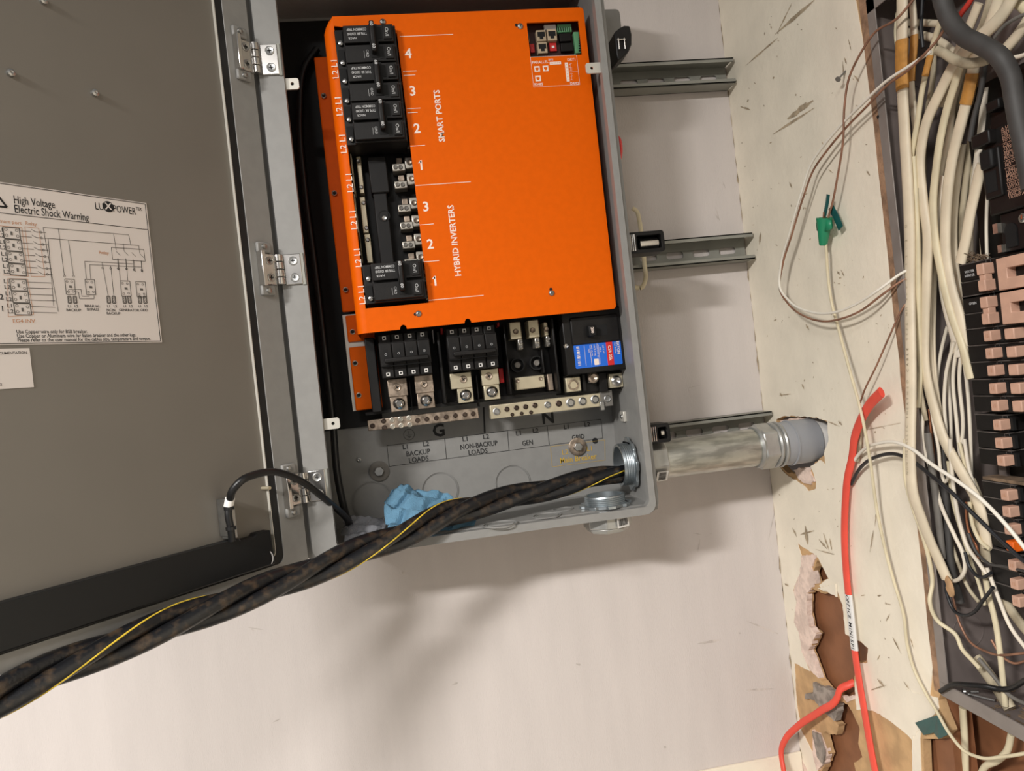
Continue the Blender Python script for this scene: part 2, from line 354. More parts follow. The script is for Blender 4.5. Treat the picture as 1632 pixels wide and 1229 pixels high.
for k in range(170):
    a, b = rg.uniform(1180, 1420), rg.uniform(0, 1050)
    if a < 1160+.1*b or (1270 < a < 1380 and 870 < b): continue
    if a > 1355+.124*b: continue
    s = rg.uniform(.8, 2.6); an = rg.uniform(0, 3.14); stroke(mk, (a, b), (a+s*cos(an)*1.6, b+s*sin(an)*2), s*.8, k, n=3)
part(mk, 'scuff_mark', 'scuff', wr, world=True, kind='stuff', smooth=None)
mk = MB()
for k in range(46):                                       # ragged line of old caulk in the corner
    z = -1.0 + k*.038 + rg.uniform(-.01, .01); w = rg.uniform(.0006, .0016) if k % 5 else .003; h = rg.uniform(.02, .045)
    mk.add([(XR-.0005, -.0003, z), (XR-.0005, -.0003-w, z+h*rg.uniform(.2, .8)), (XR-.0005, -.0003, z+h)], [(0,1,2)])
    mk.add([(XR-.0003, -.0006, z), (XR-w, -.0006, z+h*rg.uniform(.2, .8)), (XR-.0003, -.0006, z+h)], [(0,1,2)])
part(mk, 'corner_crack', 'scuff', wr, world=True, kind='stuff', smooth=None)
mk = MB()
tb = lambda a, b, o: B(a, b, -.0004)
for k, (p, q, w) in enumerate([((1112,1026),(1150,1020),5),((1178,1008),(1180,1010),3),((1058,1190),(1062,1192),4),((720,1092),(730,1088),4),((640,912),(646,914),4),((918,1058),(926,1060),4),((1190,990),(1240,1010),4),((1190,1100),(1235,1098),4),
    ((1112,880),(1116,860),2),((1097,618),(1102,634),.8),((1097,618),(1116,614),.8),((1140,330),(1146,348),2),((1035,330),(1045,340),2),((1152,290),(1156,300),2),((1140,342),(1148,352),3),((1225,860),(1238,800),1.2),((1132,850),(1134,852),2),((395,1000),(420,1004),2),((434,1152),(446,1146),2),((400,1003),(405,1005),2),((1105,850),(1118,852),1.5)]):
    stroke(mk, p, q, w, k+90, tb)
part(mk, 'scuff_mark', 'scuff_grey', wb, world=True, kind='stuff', smooth=None)

# ================================================================== enclosure
ZB, ZT = -.237, .685
enc = thing('electrical_enclosure', 'grey steel electrical enclosure with its door swung open on chrome hinges', 'enclosure', (.275, -SY, ZB))
mb = MB().box(0, .55, -.05, -SY, ZB+.01, ZT)
mb.box(-.010, .012, -.216, -SY, ZB+.01, ZT).box(.536, .55, -.216, -SY, ZB+.01, ZT).box(0, .55, -.216, -SY, ZB+.003, ZB+.015).box(0, .55, -.216, -SY, ZT-.012, ZT)
body = part(mb, 'body', 'cab_grey', enc, world=True, bevel=.004)
mb = MB().prism(rrect(-.016, .55, ZB, ZT, .02), [rrect(.03, .535, ZB+.013, ZT-.014, .012)], -.219, -.207, XZ)
part(mb, 'outer_flange', 'cab_grey', enc, world=True, bevel=.004)
mb = MB().prism(rrect(.0, .541, ZB+.001, ZT-.004, .018), [rrect(.036, .5305, ZB+.0135, ZT-.016, .012)], -FY, -.216, XZ)
part(mb, 'rim', 'cab_grey', enc, world=True, bevel=.003)
YB = -.0506
# printing on the back panel
def bp(a, b): return B(560+a/3.264, 640+b/3.264, YB)
mb = MB()
for a, b, t, s in [(282,237,'L1',.0115),(388,222,'L2',.0115),(347,267,'BACKUP',.0125),(350,302,'LOADS',.0125),(593,196,'L1',.0115),(700,184,'L2',.0115),(663,228,'NON-BACKUP',.0125),(658,262,'LOADS',.0125),(871,166,'L1',.0115),(958,153,'L2',.0115),(917,216,'GEN',.0125),(1120,133,'L1',.0115),(1227,120,'L2',.0115),(1180,186,'GRID',.0125)]:
    mb.text(t, s*1.02, bp(a, b), bold=.014, width={'BACKUP': .0425, 'LOADS': .0345, 'NON-BACKUP': .0675, 'GEN': .0195, 'GRID': .0235}.get(t))
mb.text('G', .031, bp(455,153), bold=.03); mb.text('N', .031, bp(1023,86), bold=.03)
q = [bp(185,230), bp(485,192), bp(812,152), bp(1018,126), bp(1298,92)]; r_ = [bp(197,338), bp(495,298), bp(820,255), bp(1030,228), bp(1308,190)]
for L in (q, r_):
    for i in range(4): mb.line2(L[i], L[i+1], .0008, (0,1,0))
for a_, b_ in zip(q, r_): mb.line2(a_, b_, .0008, (0,1,0))
mb.line2(bp(688,30), bp(694,163), .0032, (0,1,0))
c = bp(300,172)
for i in range(24): mb.line2(c+Vector((cos(i*pi/12), 0, sin(i*pi/12)))*.0095, c+Vector((cos((i+1)*pi/12), 0, sin((i+1)*pi/12)))*.0095, .0007, (0,1,0))
for i, w in enumerate((.010, .0065, .003)): mb.line2(c+Vector((-w/2,0,-.001-.0022*i)), c+Vector((w/2,0,-.001-.0022*i)), .0007, (0,1,0))
mb.line2(c+Vector((0,0,-.001)), c+Vector((0,0,.006)), .0007, (0,1,0)); mb.disc(bp(1268,204), (0,-1,0), .0055)
part(mb, 'printed_legend', 'black_print', enc, world=True, smooth=None)
mb = MB().text('Main Breaker', .0145, bp(1180,297), bold=.01, width=.069).text('L2', .013, bp(1112,264)).text('L1', .013, bp(1240,246))
g = [bp(1035,235), bp(1318,200), bp(1320,305), bp(1045,340)]
for i in range(4): mb.line2(g[i], g[(i+1) % 4], .0005, (0,1,0))
part(mb, 'printed_legend', 'gold_print', enc, world=True, smooth=None, label='gold Main Breaker lettering')
def ring(mb, c, ax, r, w, h, n=36):
    return mb.lathe(c, ax, [(0, r-w), (h, r-w), (h, r), (0, r)], n)
for a, b, r in [(462,462,.033),(840,422,.0325),(112,520,.036)]:
    c = bp(a, b); mb = ring(MB(), c, (0,-1,0), r, .0012, .0009); ring(mb, c, (0,-1,0), r*.93, .0006, .0005); part(mb, 'knockout', 'cab_grey', enc, world=True)
ZF = ZB+.0152
for a, b, r in [(797,836,.028),(872,822,.024),(897,812,.018)]:
    c = Zp(a, b, ZF); mb = ring(MB(), c, (0,0,1), r, .0016, .0014); ring(mb, c, (0,0,1), r*.8, .0008, .0008); part(mb, 'knockout', 'cab_grey', enc, world=True)
for a, b, r in [(145,362,.0175),(1175,235,.0165)]:
    c = bp(a, b); mb = MB().lathe(c, (0,-1,0), [(0, r), (.003, r), (.0035, r-.001), (.003, r*.45)], 32); wsh = part(mb, 'washer', 'worn_tin' if a > 500 else 'nm_grey', enc, world=True)
    mb = MB().cyl(c+Vector((0,-.002,0)), c+Vector((0,-.010,0)), r*.5, 6); part(mb, 'bolt_head', 'steel', wsh, world=True, bevel=.0008)
c = B(572, 733, YB); part(MB().lathe(c, (0,-1,0), [(0,.004),(.003,.004),(.004,.002),(.003,.0)], 16), 'screw', 'steel', enc, world=True)
# small lock tabs round the opening
for px, py, sd in [(466,134,1),(531,675,1),(943,109,-1)]:
    c = B(px, py, -.222); x0 = .030 if sd > 0 else .538
    out = rrect(min(x0, c.x+sd*.010), max(x0, c.x+sd*.010), c.z-.0085, c.z+.0085, .004 if True else 0)
    hole = [(c.x+.0025*cos(i*pi/5), c.z+.0025*sin(i*pi/5)) for i in range(10)]
    t = part(MB().prism(out, [hole], -.2235, -.2205, XZ), 'lock_tab', 'tab', enc, world=True, bevel=.0004)
c = B(1001, 663, -.13); part(MB().box(.5310, .5365, -.137, -.117, c.z-.009, c.z+.009), 'clip_plate', 'tab', enc, world=True, bevel=.001)
part(MB().lathe((.531, -.127, c.z), (-1,0,0), [(0,.004),(.002,.0035),(.003,.0)], 14), 'rivet', 'steel', enc, world=True)
# mounting ear and stop button on the right side
c = B(990, 14, -.055); c2_ = B(991, 50, -.055); part(MB().prism(rrect(.53, c2_.x, c2_.z-.02, c.z, .008), [], -.055, -SY, XZ), 'mounting_ear', 'cab_grey', enc, world=True, bevel=.001)
c = B(984, 238, -.15); sb = part(MB().lathe((.55, -.15, c.z), (1,0,0), [(0,.026),(.006,.026),(.008,.024),(.008,0)], 32), 'stop_button_base', 'gold_print', enc, world=True)
part(MB().lathe((.557, -.15, c.z), (1,0,0), [(0,.016),(.004,.016),(.005,.024),(.010,.025),(.014,.021),(.016,.012),(.0165,0)], 32), 'stop_button', 'red_plastic', sb, world=True)
# latches on the right side
def latch_frame(z0, z1, x1):
    mb = MB().prism(rrect(.552, x1, z0, z1, .005), [rrect(.566, x1-.005, z0+.006, z1-.006, .003)], -.205, -.165, XZ); mb.box(.566, x1-.005, -.180, -.166, z0+.006, z1-.006)
    l = part(mb, 'draw_latch', 'black', enc, world=True, bevel=.0015)
    part(MB().cyl((.574, -.190, (z0+z1)/2-.001), (x1-.008, -.190, (z0+z1)/2-.001), (z1-z0)*.27, 18), 'latch_roller', 'chrome', l, world=True)
    m2 = MB()
    for k in range(3): m2.cyl((.5545+.0035*k, -.207, z0+.004), (.5545+.0035*k, -.207, z1-.004), .0012, 8)
    part(m2, 'latch_link', 'chrome', l, world=True)
    part(MB().box(.548, .556, -.20, -.17, z0-.004, z1+.004), 'latch_plate', 'black_soft', l, world=True)
a = B(1012, 370, -.205); b = B(1061, 400, -.205); latch_frame(b.z, a.z, b.x)
a = B(1045, 676, -.205); b = B(1070, 704, -.205); latch_frame(b.z, a.z, max(b.x, .572+.012))
def c800(a, b): return (800+a/4.916, b/4.916)
pts = [B(*c800(*q), -.19) for q in ((862,285),(905,250),(935,235),(982,238),(996,300),(995,380),(975,430),(930,480),(890,505),(876,450),(868,360))]
mb = MB().prism([(p.x, p.z) for p in pts], [], -.205, -.165, XZ); l = part(mb, 'draw_latch', 'black', enc, world=True, bevel=.003)
c = pts[0]; m2 = MB()
for k in range(2): m2.cyl((c.x+.004+.010*k, -.208, c.z-.012), (c.x+.004+.010*k, -.208, c.z-.03), .0012, 8)
m2.cyl((c.x+.002, -.208, c.z-.014), (c.x+.016, -.208, c.z-.014), .0012, 8); part(m2, 'latch_link', 'chrome', l, world=True)

# ------------------------------------------------------------------ door (part of the enclosure)
DA = radians(42.0); DH = Vector((-.004, -.236, 0))
DM = Matrix.Translation(DH) @ Matrix.Rotation(pi/2-DA, 4, 'Z')     # local x: towards the hinge, y: into the door, z: up
_DI = DM.inverted()
def Dl(px, py, y=0.0):
    C = _DI @ CAM; r = _DI.to_3x3() @ ray(px, py); return C + r*((y-C.y)/r.y)
def dpart(mb, name, m, parent, **k):
    mb.v = [DM @ v for v in mb.v]; return part(mb, name, m, parent, world=True, **k)
DZ0, DZ1 = -.243, .69
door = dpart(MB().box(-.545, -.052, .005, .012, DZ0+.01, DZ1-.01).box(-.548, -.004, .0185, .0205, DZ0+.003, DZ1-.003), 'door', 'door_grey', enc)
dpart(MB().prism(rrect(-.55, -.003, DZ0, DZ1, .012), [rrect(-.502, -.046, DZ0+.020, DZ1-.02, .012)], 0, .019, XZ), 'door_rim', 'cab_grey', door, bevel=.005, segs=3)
dpart(MB().prism(rrect(-.503, -.045, DZ0+.019, DZ1-.019, .012), [rrect(-.491, -.059, DZ0+.031, DZ1-.031, .010)], .0012, .008, XZ), 'gasket', 'gasket', door, bevel=.002)
dpart(MB().prism(rrect(-.4915, -.0585, DZ0+.0305, DZ1-.0305, .010), [rrect(-.4905, -.0596, DZ0+.0316, DZ1-.0316, .0095)], .0005, .006, XZ), 'gasket_bead', 'tab', door)
# black document pocket along the bottom of the door
a = Dl(424, 845, -.004); b = Dl(438, 893, -.004)
zt_, zb_ = a.z, b.z-.004
pk = [(-.50, zb_), (-.069, zb_), (-.0715, zt_), (-.0955, zt_+.0005), (-.0985, zt_-.003), (-.120, zt_-.003), (-.123, zt_+.0005), (-.50, zt_+.001)]
dpart(MB().prism(pk, [], -.010, .005, XZ), 'document_pocket', 'pocket', door, bevel=.002)
dpart(MB().text(')', .018, (-.074, -.0104, zb_+.012), bold=.02), 'pocket_mark', 'pale_print', door, smooth=None)
for px, py in [(16,117),(150,149),(68,2)]:
    c = Dl(px, py, .005); dpart(MB().lathe((c.x, .005, c.z), (0,-1,0), [(0,.0045),(.004,.0042),(.005,.002),(.0045,0)], 16), 'screw', 'steel', door)
c = Dl(418, 778, .005); dpart(MB().lathe((c.x, .005, c.z), (0,-1,0), [(0,.0024),(.017,.0024),(.017,0)], 12), 'stud', 'ivory', door)
# bracket that carries the door harness
a = Dl(352, 795, .0); b = Dl(363, 858, .0)
dpart(MB().box(a.x-.002, a.x+.010, -.014, .004, b.z, a.z).box(a.x-.0045, a.x-.001, -.018, .004, b.z+.004, a.z), 'harness_bracket', 'steel', door, bevel=.001)
# ------------------------------------------------------------------ hinges
for (px, py) in ((418, 95), (456, 430), (489, 776)):
    cz = B(px, py, -FY-.004).z; h = .023
    hg = part(MB().box(.0055, .031, -FY-.004, -FY, cz-h, cz+h), 'hinge', 'chrome', enc, world=True, bevel=.0012)
    part(MB().box(.0300, .0345, -FY-.003, -FY, cz-h-.001, cz+h+.001), 'hinge_shim', 'strut', hg, world=True)
    for k in range(4):
        z0 = cz-h+k*2*h/4; part(MB().cyl((-.001, -FY-.008, z0+.0006), (-.001, -FY-.008, z0+2*h/4-.0006), .0072, 16), 'knuckle', 'chrome', hg, world=True, bevel=.0006)
    for sgn in (-1, 1):
        part(MB().lathe((.0195, -FY-.004, cz+sgn*.0125), (0,-1,0), [(0,.0066),(.0012,.0066),(.0016,.0058),(.0012,.0046),(.0012,0)], 20), 'screw', 'steel', hg, world=True)
        m2 = MB()
        for d in (0, 1): m2.bar((.0195-.003*(1-d), -FY-.0056, cz+sgn*.0125-.003*d), (.0195+.003*(1-d), -FY-.0056, cz+sgn*.0125+.003*d), .0012, .0006, (0,1,0))
        part(m2, 'screw_slot', 'recess', hg, world=True)
    dl = MB().box(-.0285, -.004, -.004, .0, cz-h, cz+h); dpart(dl, 'door_leaf', 'chrome', hg, bevel=.0012)
    dpart(MB().box(-.0355, -.0285, -.012, .0, cz-h-.003, cz+h+.003), 'door_leaf_edge', 'chrome', hg, bevel=.001)
    for sgn in (-1, 1):
        dpart(MB().box(-.036, -.012, -.006, .0, cz+sgn*(h+.001), cz+sgn*(h+.016)), 'door_bracket', 'cab_grey', hg, bevel=.002)
        dpart(MB().lathe((-.025, -.006, cz+sgn*(h+.0095)), (0,-1,0), [(0,.0042),(.003,.0036),(.004,.0)], 14), 'rivet', 'steel', hg)
        dpart(MB().lathe((-.0165, -.004, cz+sgn*.0125), (0,-1,0), [(0,.0062),(.0012,.0062),(.0016,.0054),(.0012,.0044),(.0012,0)], 20), 'screw', 'steel', hg)
        m2 = MB()
        for d in (0, 1): m2.bar((-.0165-.003*(1-d), -.0056, cz+sgn*.0125-.003*d), (-.0165+.003*(1-d), -.0056, cz+sgn*.0125+.003*d), .0012, .0006, (0,1,0))
        dpart(m2, 'screw_slot', 'recess', hg)
# ------------------------------------------------------------------ labels on the door
wl = thing('warning_label', 'white high voltage warning label with wiring diagram stuck inside the door', 'label', DM @ Vector((-.30, .004, .10)), pi/2-DA)
def lab(px, py): p = Dl(px, py, .0044); return p
O = Vector((-.30, .004, .10))
def lpart(mb, name, m): mb.v = [v-O for v in mb.v]; return part(mb, name, m, wl, smooth=None)
tr = lab(232, 321); br = lab(259, 543); LX1 = (tr.x+br.x)/2; LZ1, LZ0 = (tr.z+lab(0, 293).z)/2, (br.z+lab(0, 553).z)/2; LX0 = LX1-.236
lpart(MB().box(LX0, LX1, .0044, .0052, LZ0, LZ1), 'sheet', 'sticker')
def c280(a, b): return Dl(a/3.414, 280+b/3.414, .0042)
YL = .0041
def l_txt(mb, t, a, b, size, bold=.01, align='CENTER', up=(0,0,1), right=(1,0,0), to=None):
    p = c280(a, b); p.y = YL; w = None
    if to: w = c280(to, b).x-p.x; p.x += w/2 if align == 'CENTER' else 0
    mb.text(t, size, p, right, up, align, bold, width=w)
mb = MB()
for (x0, x1, z0, z1) in ((LX0+.002, LX1-.002, LZ0+.0015, LZ1-.0015),):
    for p, q in (((x0,z0),(x1,z0)),((x1,z0),(x1,z1)),((x1,z1),(x0,z1)),((x0,z1),(x0,z0))): mb.line2((p[0],YL,p[1]), (q[0],YL,q[1]), .0008, (0,1,0))
zl = c280(790, 292).z; mb.line2((LX0+.002,YL,zl), (LX1-.002,YL,zl), .0007, (0,1,0))
l_txt(mb, 'High Voltage', 72, 131, .0125, .008, 'LEFT', to=292); l_txt(mb, 'Electric Shock Warning', 76, 181, .0125, .008, 'LEFT', to=475)
l_txt(mb, 'LU', 518, 166, .0125, .004, to=562); l_txt(mb, 'POWER', 615, 180, .0125, .004, to=736); l_txt(mb, 'TEK', 740, 180, .0060, .004, to=772)
c = c280(589, 169); c.y = YL; mb.disc(c, (0,-1,0), .0068, 24)
# warning triangle, partly outside the frame
t0 = c280(-6, 115); t1 = c280(38, 172); t2 = Vector((2*t0.x-t1.x, YL, t1.z)); t0.y = t1.y = YL
for p, q in ((t0,t1),(t1,t2),(t2,t0)): mb.line2(p, q, .0022, (0,1,0))
for i, s in enumerate(('Use Copper wire only for BSB breaker.', 'Use Copper or Aluminum wire for Eaton breaker and the other lugs.', 'Please refer to the user manual for the cables size, temperature and torque.')):
    l_txt(mb, s, 88+i*3, 850+i*23, .0058, .010, 'LEFT', to=(475, 740, 818)[i])
for a, b, t in ((379,711,'L1'),(416,711,'L2'),(401,732,'BACKUP'),(503,710,'MANUAL'),(506,729,'BYPASS'),(592,711,'L1'),(627,711,'L2'),(604,732,'NON'),(618,750,'BACKUP'),(680,711,'L1'),(713,711,'L2'),(703,732,'GENERATOR'),(762,711,'L1'),(795,711,'L2'),(784,732,'GRID')):
    l_txt(mb, t, a, b, .0044, .012)
for i in range(7):
    bx_, by_ = ((0, 0) if i < 4 else (8, 24)); y0 = 295+i*66+by_*1.0 if i < 4 else 576+(i-4)*66
    x0 = 5+i*9.5 if i < 4 else 38+(i-4)*9
    l_txt(mb, 'L1', x0-2, y0, .0062, .008); l_txt(mb, 'L2', x0+2, y0+31, .0062, .008)
for t, a, b in (('2', 8, 661), ('1', 14, 725)): l_txt(mb, t, a, b, .0085, .012)
lpart(mb, 'lettering', 'black_print')
mb = MB()
def dl(*pts, w=.0006):
    P = []
    for a, b in pts: p = c280(a, b); p.y = YL; P.append(p)
    for i in range(len(P)-1): mb.line2(P[i], P[i+1], w, (0,1,0))
def dbox(a0, b0, a1, b1, a2, b2, a3, b3, w=.0007): dl((a0,b0),(a1,b1),(a2,b2),(a3,b3),(a0,b0), w=w)
def dot(a, b, r=.0012): p = c280(a, b); p.y = YL; [mb.line2(p+Vector((cos(i*pi/4),0,sin(i*pi/4)))*r, p+Vector((cos((i+1)*pi/4),0,sin((i+1)*pi/4)))*r, .0005, (0,1,0)) for i in range(8)]
for i in range(7):
    x0, y0 = (14+i*11, 278+i*66) if i < 4 else (52+(i-4)*11, 562+(i-4)*66)
    dbox(x0, y0, x0+90, y0+8 if i < 4 else y0+3, x0+98, y0+70 if i < 4 else y0+65, x0+9, y0+63, w=.0011)
    for a, b in ((18,14),(76,20),(22,46),(82,52)): dot(x0+a, y0+b, .0014)
    dl((x0+48, y0+26), (x0+50, y0+46), w=.0022)
    if i < 4:
        for k in range(2):
            xx, yy = x0+96+3*k, y0+22+31*k; dl((xx,yy),(xx+60,yy+4)); dl((xx+60,yy-8),(xx+88,yy+8)); dl((xx+85,yy+6),(xx+140,yy+10)); dot(xx+112, yy+8)
    else:
        for k in range(2): dl((x0+96, y0+18+31*k), (x0+225+12*k-(i-4)*0, y0+22+31*k))
dl((235,282),(700,322),(712,380)); dl((235,282),(245,340)); dl((245,340),(755,380),(760,420)); dl((262,345),(292,708)); dl((245,340),(318,740)); dl((318,290),(350,545)); dl((372,352),(400,545))
dl((618,318),(632,405)); dl((670,370),(676,410)); dbox(606,390,782,402,790,466,612,455)
for a, b in ((632,412),(676,412),(716,418),(760,424)): dl((a,b),(a+22,b+22)); dl((a+8,b+38),(a+12,b+100)); dot(a+13, b+95)
dl((460,466),(722,480)); dl((488,484),(770,498)); dl((460,466),(470,562)); dl((488,484),(494,562)); dl((555,470),(590,660)); dl((602,490),(620,660)); dl((642,450),(655,570)); dl((686,455),(695,570)); dl((728,460),(736,525)); dl((770,465),(774,525))
for (x0, y0) in ((352,562),(462,564),(654,572),(738,576)):
    dbox(x0,y0,x0+52,y0+2,x0+60,y0+84,x0+9,y0+84, w=.0008)
    for a, b in ((12,14),(38,16),(20,70),(46,68)): dot(x0+a, y0+b)
    dl((x0+24,y0+42),(x0+40,y0+43), w=.0026)
for x0 in (369,399,582,610,668,695,752,780): dbox(x0,656,x0+16,657,x0+20,694,x0+3,694, w=.0012); dot(x0+10,668); dot(x0+11,684)
dl((372,630),(374,618),(440,618),(446,656),(486,656)); dl((404,632),(428,634),(432,670),(512,670),(512,652))
for a, b in ((350,545),(400,547),(558,503),(602,505),(642,506),(688,508),(730,512),(772,514)): dot(a, b)
lpart(mb, 'wiring_diagram', 'grey_print')
mb = MB()
def tl(*pts): 
    P = []
    for a, b in pts: p = c280(a, b); p.y = YL; P.append(p)
    for i in range(len(P)-1): mb.line2(P[i], P[i+1], .0005, (0,1,0))
tl((135,278),(210,286),(245,548),(170,548),(135,278)); tl((-5,272),(118,282),(155,548),(15,540)); tl((42,560),(150,562),(183,755),(45,768),(42,560)); tl((540,418),(590,420))
for t, a, b, s in (('Smart port', 50, 252, .0056), ('Relay', 168, 262, .0056), ('Relay', 565, 420, .0056), ('EG4 INV', 130, 792, .0062)): l_txt(mb, t, a, b, s, .006)
lpart(mb, 'faded_lettering', 'tan_print')['kind'] = 'stuff'
mb = MB(); l_txt(mb, 'X', 589, 169, .0115, .02); mb.v = [v+Vector((0,-.0002,0)) for v in mb.v]; lpart(mb, 'logo_letter', 'sticker')
dlb = thing('documentation_sticker', 'small white square sticker below the warning label on the door', 'sticker', DM @ Vector((-.36, .004, .05)), pi/2-DA)
O = Vector((-.36, .004, .05)); a = Dl(46, 555, .0044); b = Dl(55, 617, .0044)
mb = MB().box(a.x-.062, (a.x+b.x)/2, .0044, .0050, b.z, a.z); mb.v = [v-O for v in mb.v]; part(mb, 'sheet', 'sticker', dlb)
mb = MB().text('TECHNICAL DOCUMENTATION', .0038, (a.x-.030, YL, a.z-.005), bold=.012).text('EG4 GridBOSS', .0038, (a.x-.042, YL, b.z+.005), bold=.012); mb.v = [v-O for v in mb.v]; part(mb, 'lettering', 'black_print', dlb, smooth=None, kind='stuff')

# ================================================================== inside the enclosure
def c1(a, b, y): return B(500+a/5.586, 20+b/5.586, y)
def c2(a, b, y): return B(520+a/4.389, 220+b/4.389, y)
def c3(a, b, y): return B(540+a/5.585, 480+b/5.585, y)
def c4(a, b, y): return B(780+a/5.585, 480+b/5.585, y)
def cbox(mb, fn, a0, b0, a1, b1, y0, y1):               # box whose front face spans two picked corners
    p, q = fn(a0, b0, y0), fn(a1, b1, y0); return mb.box(p.x, q.x, y0, y1, q.z, p.z)
def screw_head(c, r, parent, m='steel', slot='x', depth=.002, ax=(0,-1,0), name='screw'):
    c = Vector(c); o = part(MB().lathe(c, ax, [(-.001, r), (depth*.6, r), (depth, r*.8), (depth*.75, r*.55), (depth*.75, 0)], 18), name, m, parent, world=True)
    return o
def slot(mb, c, r, cross=True, ang=0.6, y=-.0022):
    c = Vector(c)
    for d in ((0, 1) if cross else (0,)):
        v = Vector((cos(ang+d*pi/2), 0, sin(ang+d*pi/2)))*r; mb.bar(c-v+Vector((0,y,0)), c+v+Vector((0,y,0)), r*.3, .0006, (0,1,0))
YO = -.195
# ---- black mounting base behind everything
base = thing('mounting_base', 'black moulded base with bus bars and lugs behind the orange cover', 'mounting base', (.3, -.051, .09))
x0 = B(512, 45, YO).x; TLz = B(540, 26, YO).z
mb = MB().box(x0+.016, .512, -.075, -.052, .03, TLz-.01)
part(mb, 'base_plate', 'bay_black', base, world=True)
p = c1(165, 120, -.14); q = c2(715, 1150, -.14); bx0, bx1, bz1, bz0 = c2(215, 500, -.14).x, c2(700, 700, -.14).x+.012, p.z, q.z
part(MB().box(bx0-.004, bx1, -.13, -.075, bz0, bz1), 'bay_floor', 'bay_black', base, world=True)
for (a0,b0,a1,b1) in ((285,130,445,378),(325,388,480,890)):
    part(cbox(MB(), c2, a0, b0, a1, b1, -.158, -.13), 'bay_block', 'bay_black', base, world=True, bevel=.002)
mb = cbox(MB(), c2, 118, -560, 300, 60, -.145, -.13); part(mb, 'bay_block', 'bay_black', base, world=True, bevel=.002)
c = c2(405, 545, -.158); hb = part(MB().lathe(c, (0,-1,0), [(-.006,.0095),(.0006,.0095),(.0006,.008),(-.005,.0075),(-.005,0)], 24), 'screw_well', 'recess', base, world=True)
screw_head(c+Vector((0,-.0008,-.004)), .0042, base, 'steel')
# ivory bus stabs on the left of the bay
for (a0,b0,a1,b1, sc) in ((208,130,276,385,((225,165),(245,345))),(232,412,306,662,((262,455),(282,630))),(265,672,336,872,((290,712),))):
    bs = part(cbox(MB(), c2, a0, b0, a1-8, b1, -.150, -.13), 'bus_stab', 'ivory', base, world=True, bevel=.001)
    part(cbox(MB(), c2, a0-34, b0-22, a0-14, b1, -.163, -.13), 'bus_stab_edge', 'ivory', bs, world=True, bevel=.001)
    for s_ in sc: screw_head(c2(*s_, -.150), .0035, bs, 'steel')
# pressure lugs along the right of the bay
def lug(a, b, fn=c2):
    l = part(cbox(MB(), fn, a-45, b-18, a+50, b+26, -.158, -.132), 'lug', 'tin', base, world=True, bevel=.001)
    part(cbox(MB(), fn, a-18, b-60, a+28, b-22, -.150, -.132), 'lug_post', 'worn_tin', l, world=True, bevel=.0008)
    for d in (-22, 14): screw_head(fn(a+d, b+5, -.158), .0036, l, 'nm_grey')
for a, b in ((505,200),(520,322),(545,486),(560,608),(575,742),(590,866)): lug(a, b)
def lug_tab(fn, a, b, s):
    l = part(cbox(MB(), fn, a-30*s, b-36*s, a+36*s, b+40*s, -.156, -.13), 'lug_tab', 'tin', base, world=True, bevel=.0015)
    screw_head(fn(a+6*s, b+2*s, -.156), .0044, l, 'worn_tin')
for a, b in ((575,170),(590,284),(608,452),(624,576),(640,706),(656,830),(670,962),(690,1088)): lug_tab(c2, a, b, 1.0)
for a, b in ((725,362),(745,522),(765,690),(785,842),(805,1012),(822,1172)): lug_tab(c1, a, b, 1.0)
for b in (95, 290, 455, 615, 770, 930, 1090):
    part(cbox(MB(), c1, 690+b*.115, b, 770+b*.115, b+55, -.162, -.13), 'bay_rib', 'bay_black', base, world=True, bevel=.001)

# ---- orange cover
oc = thing('orange_cover', 'orange metal cover with white port numbers over the breaker bay', 'cover', (.31, YO, .1))
pTL, pTR, pBR, pBL = B(513, 45, YO), B(933, 12, YO), B(980, 493, YO), B(571, 535, YO)
oxL, oxR, ozT, ozB = (pTL.x+pBL.x)/2, (pTR.x+pBR.x)/2-.0005, TLz, pBR.z+.001
R_ = .016
cut = [c1(740, 182, YO), c2(717, 1152, YO), c2(292, 1185, YO), c1(165, 120, YO)]
cut[3].x = cut[2].x = (cut[2].x+c2(150, 400, YO).x)/2+.002
cutp = [(cut[3].x, cut[3].z), (cut[0].x, cut[0].z), (cut[1].x, cut[1].z), (cut[2].x, cut[1].z)]
def c8(a, b): return B(800+a/4.916, b/4.916, YO)
w0, w1 = c8(193, 178), c8(628, 428); win = rrect(w0.x, w1.x, w1.z, w0.z, .001)
out = rrect(oxL+R_, oxR, ozB, ozT, (0, .006, .006, 0))
# notches along the lower edge
nt = [B(643, 524, YO), B(746, 515, YO)]
def notch(c, r=.0055): return [(c.x+r*cos(a), ozB+.0005+r*1.3*sin(a)) for a in [pi*k/6 for k in range(7)]]
pc = [(oxL+R_, ozB)]
for c in nt: pc += [(q[0], max(q[1], ozB)) for q in reversed(notch(c))]
out = pc + [q for q in out if not (abs(q[0]-(oxL+R_)) < 1e-6 and abs(q[1]-ozB) < 1e-6)]
mb = MB().prism(out, [cutp, win], YO, YO+.003, XZ)
n = 8; vs, fs = [], []
for j, z in enumerate((ozB, ozT-.022, ozT-.012, ozT-.005, ozT)):
    sh = (0, 0, .0035, .008, .016)[j]
    for i in range(n+1):
        a = pi/2*i/n; vs.append((oxL+R_-(R_-sh)*sin(a) if i else oxL+R_, YO+R_-R_*cos(a), z))
    vs.append((oxL+sh, -.10, z))
k = n+2
for j in range(4): fs += [(j*k+i, j*k+i+1, (j+1)*k+i+1, (j+1)*k+i) for i in range(k-1)]
mb.add(vs, fs); mb.box(oxL+R_, oxR, YO+.003, -.10, ozT-.003, ozT); mb.box(oxR-.003, oxR, YO+.003, -.10, ozB+.02, ozT)
part(mb, 'front_panel', 'orange', oc, world=True)
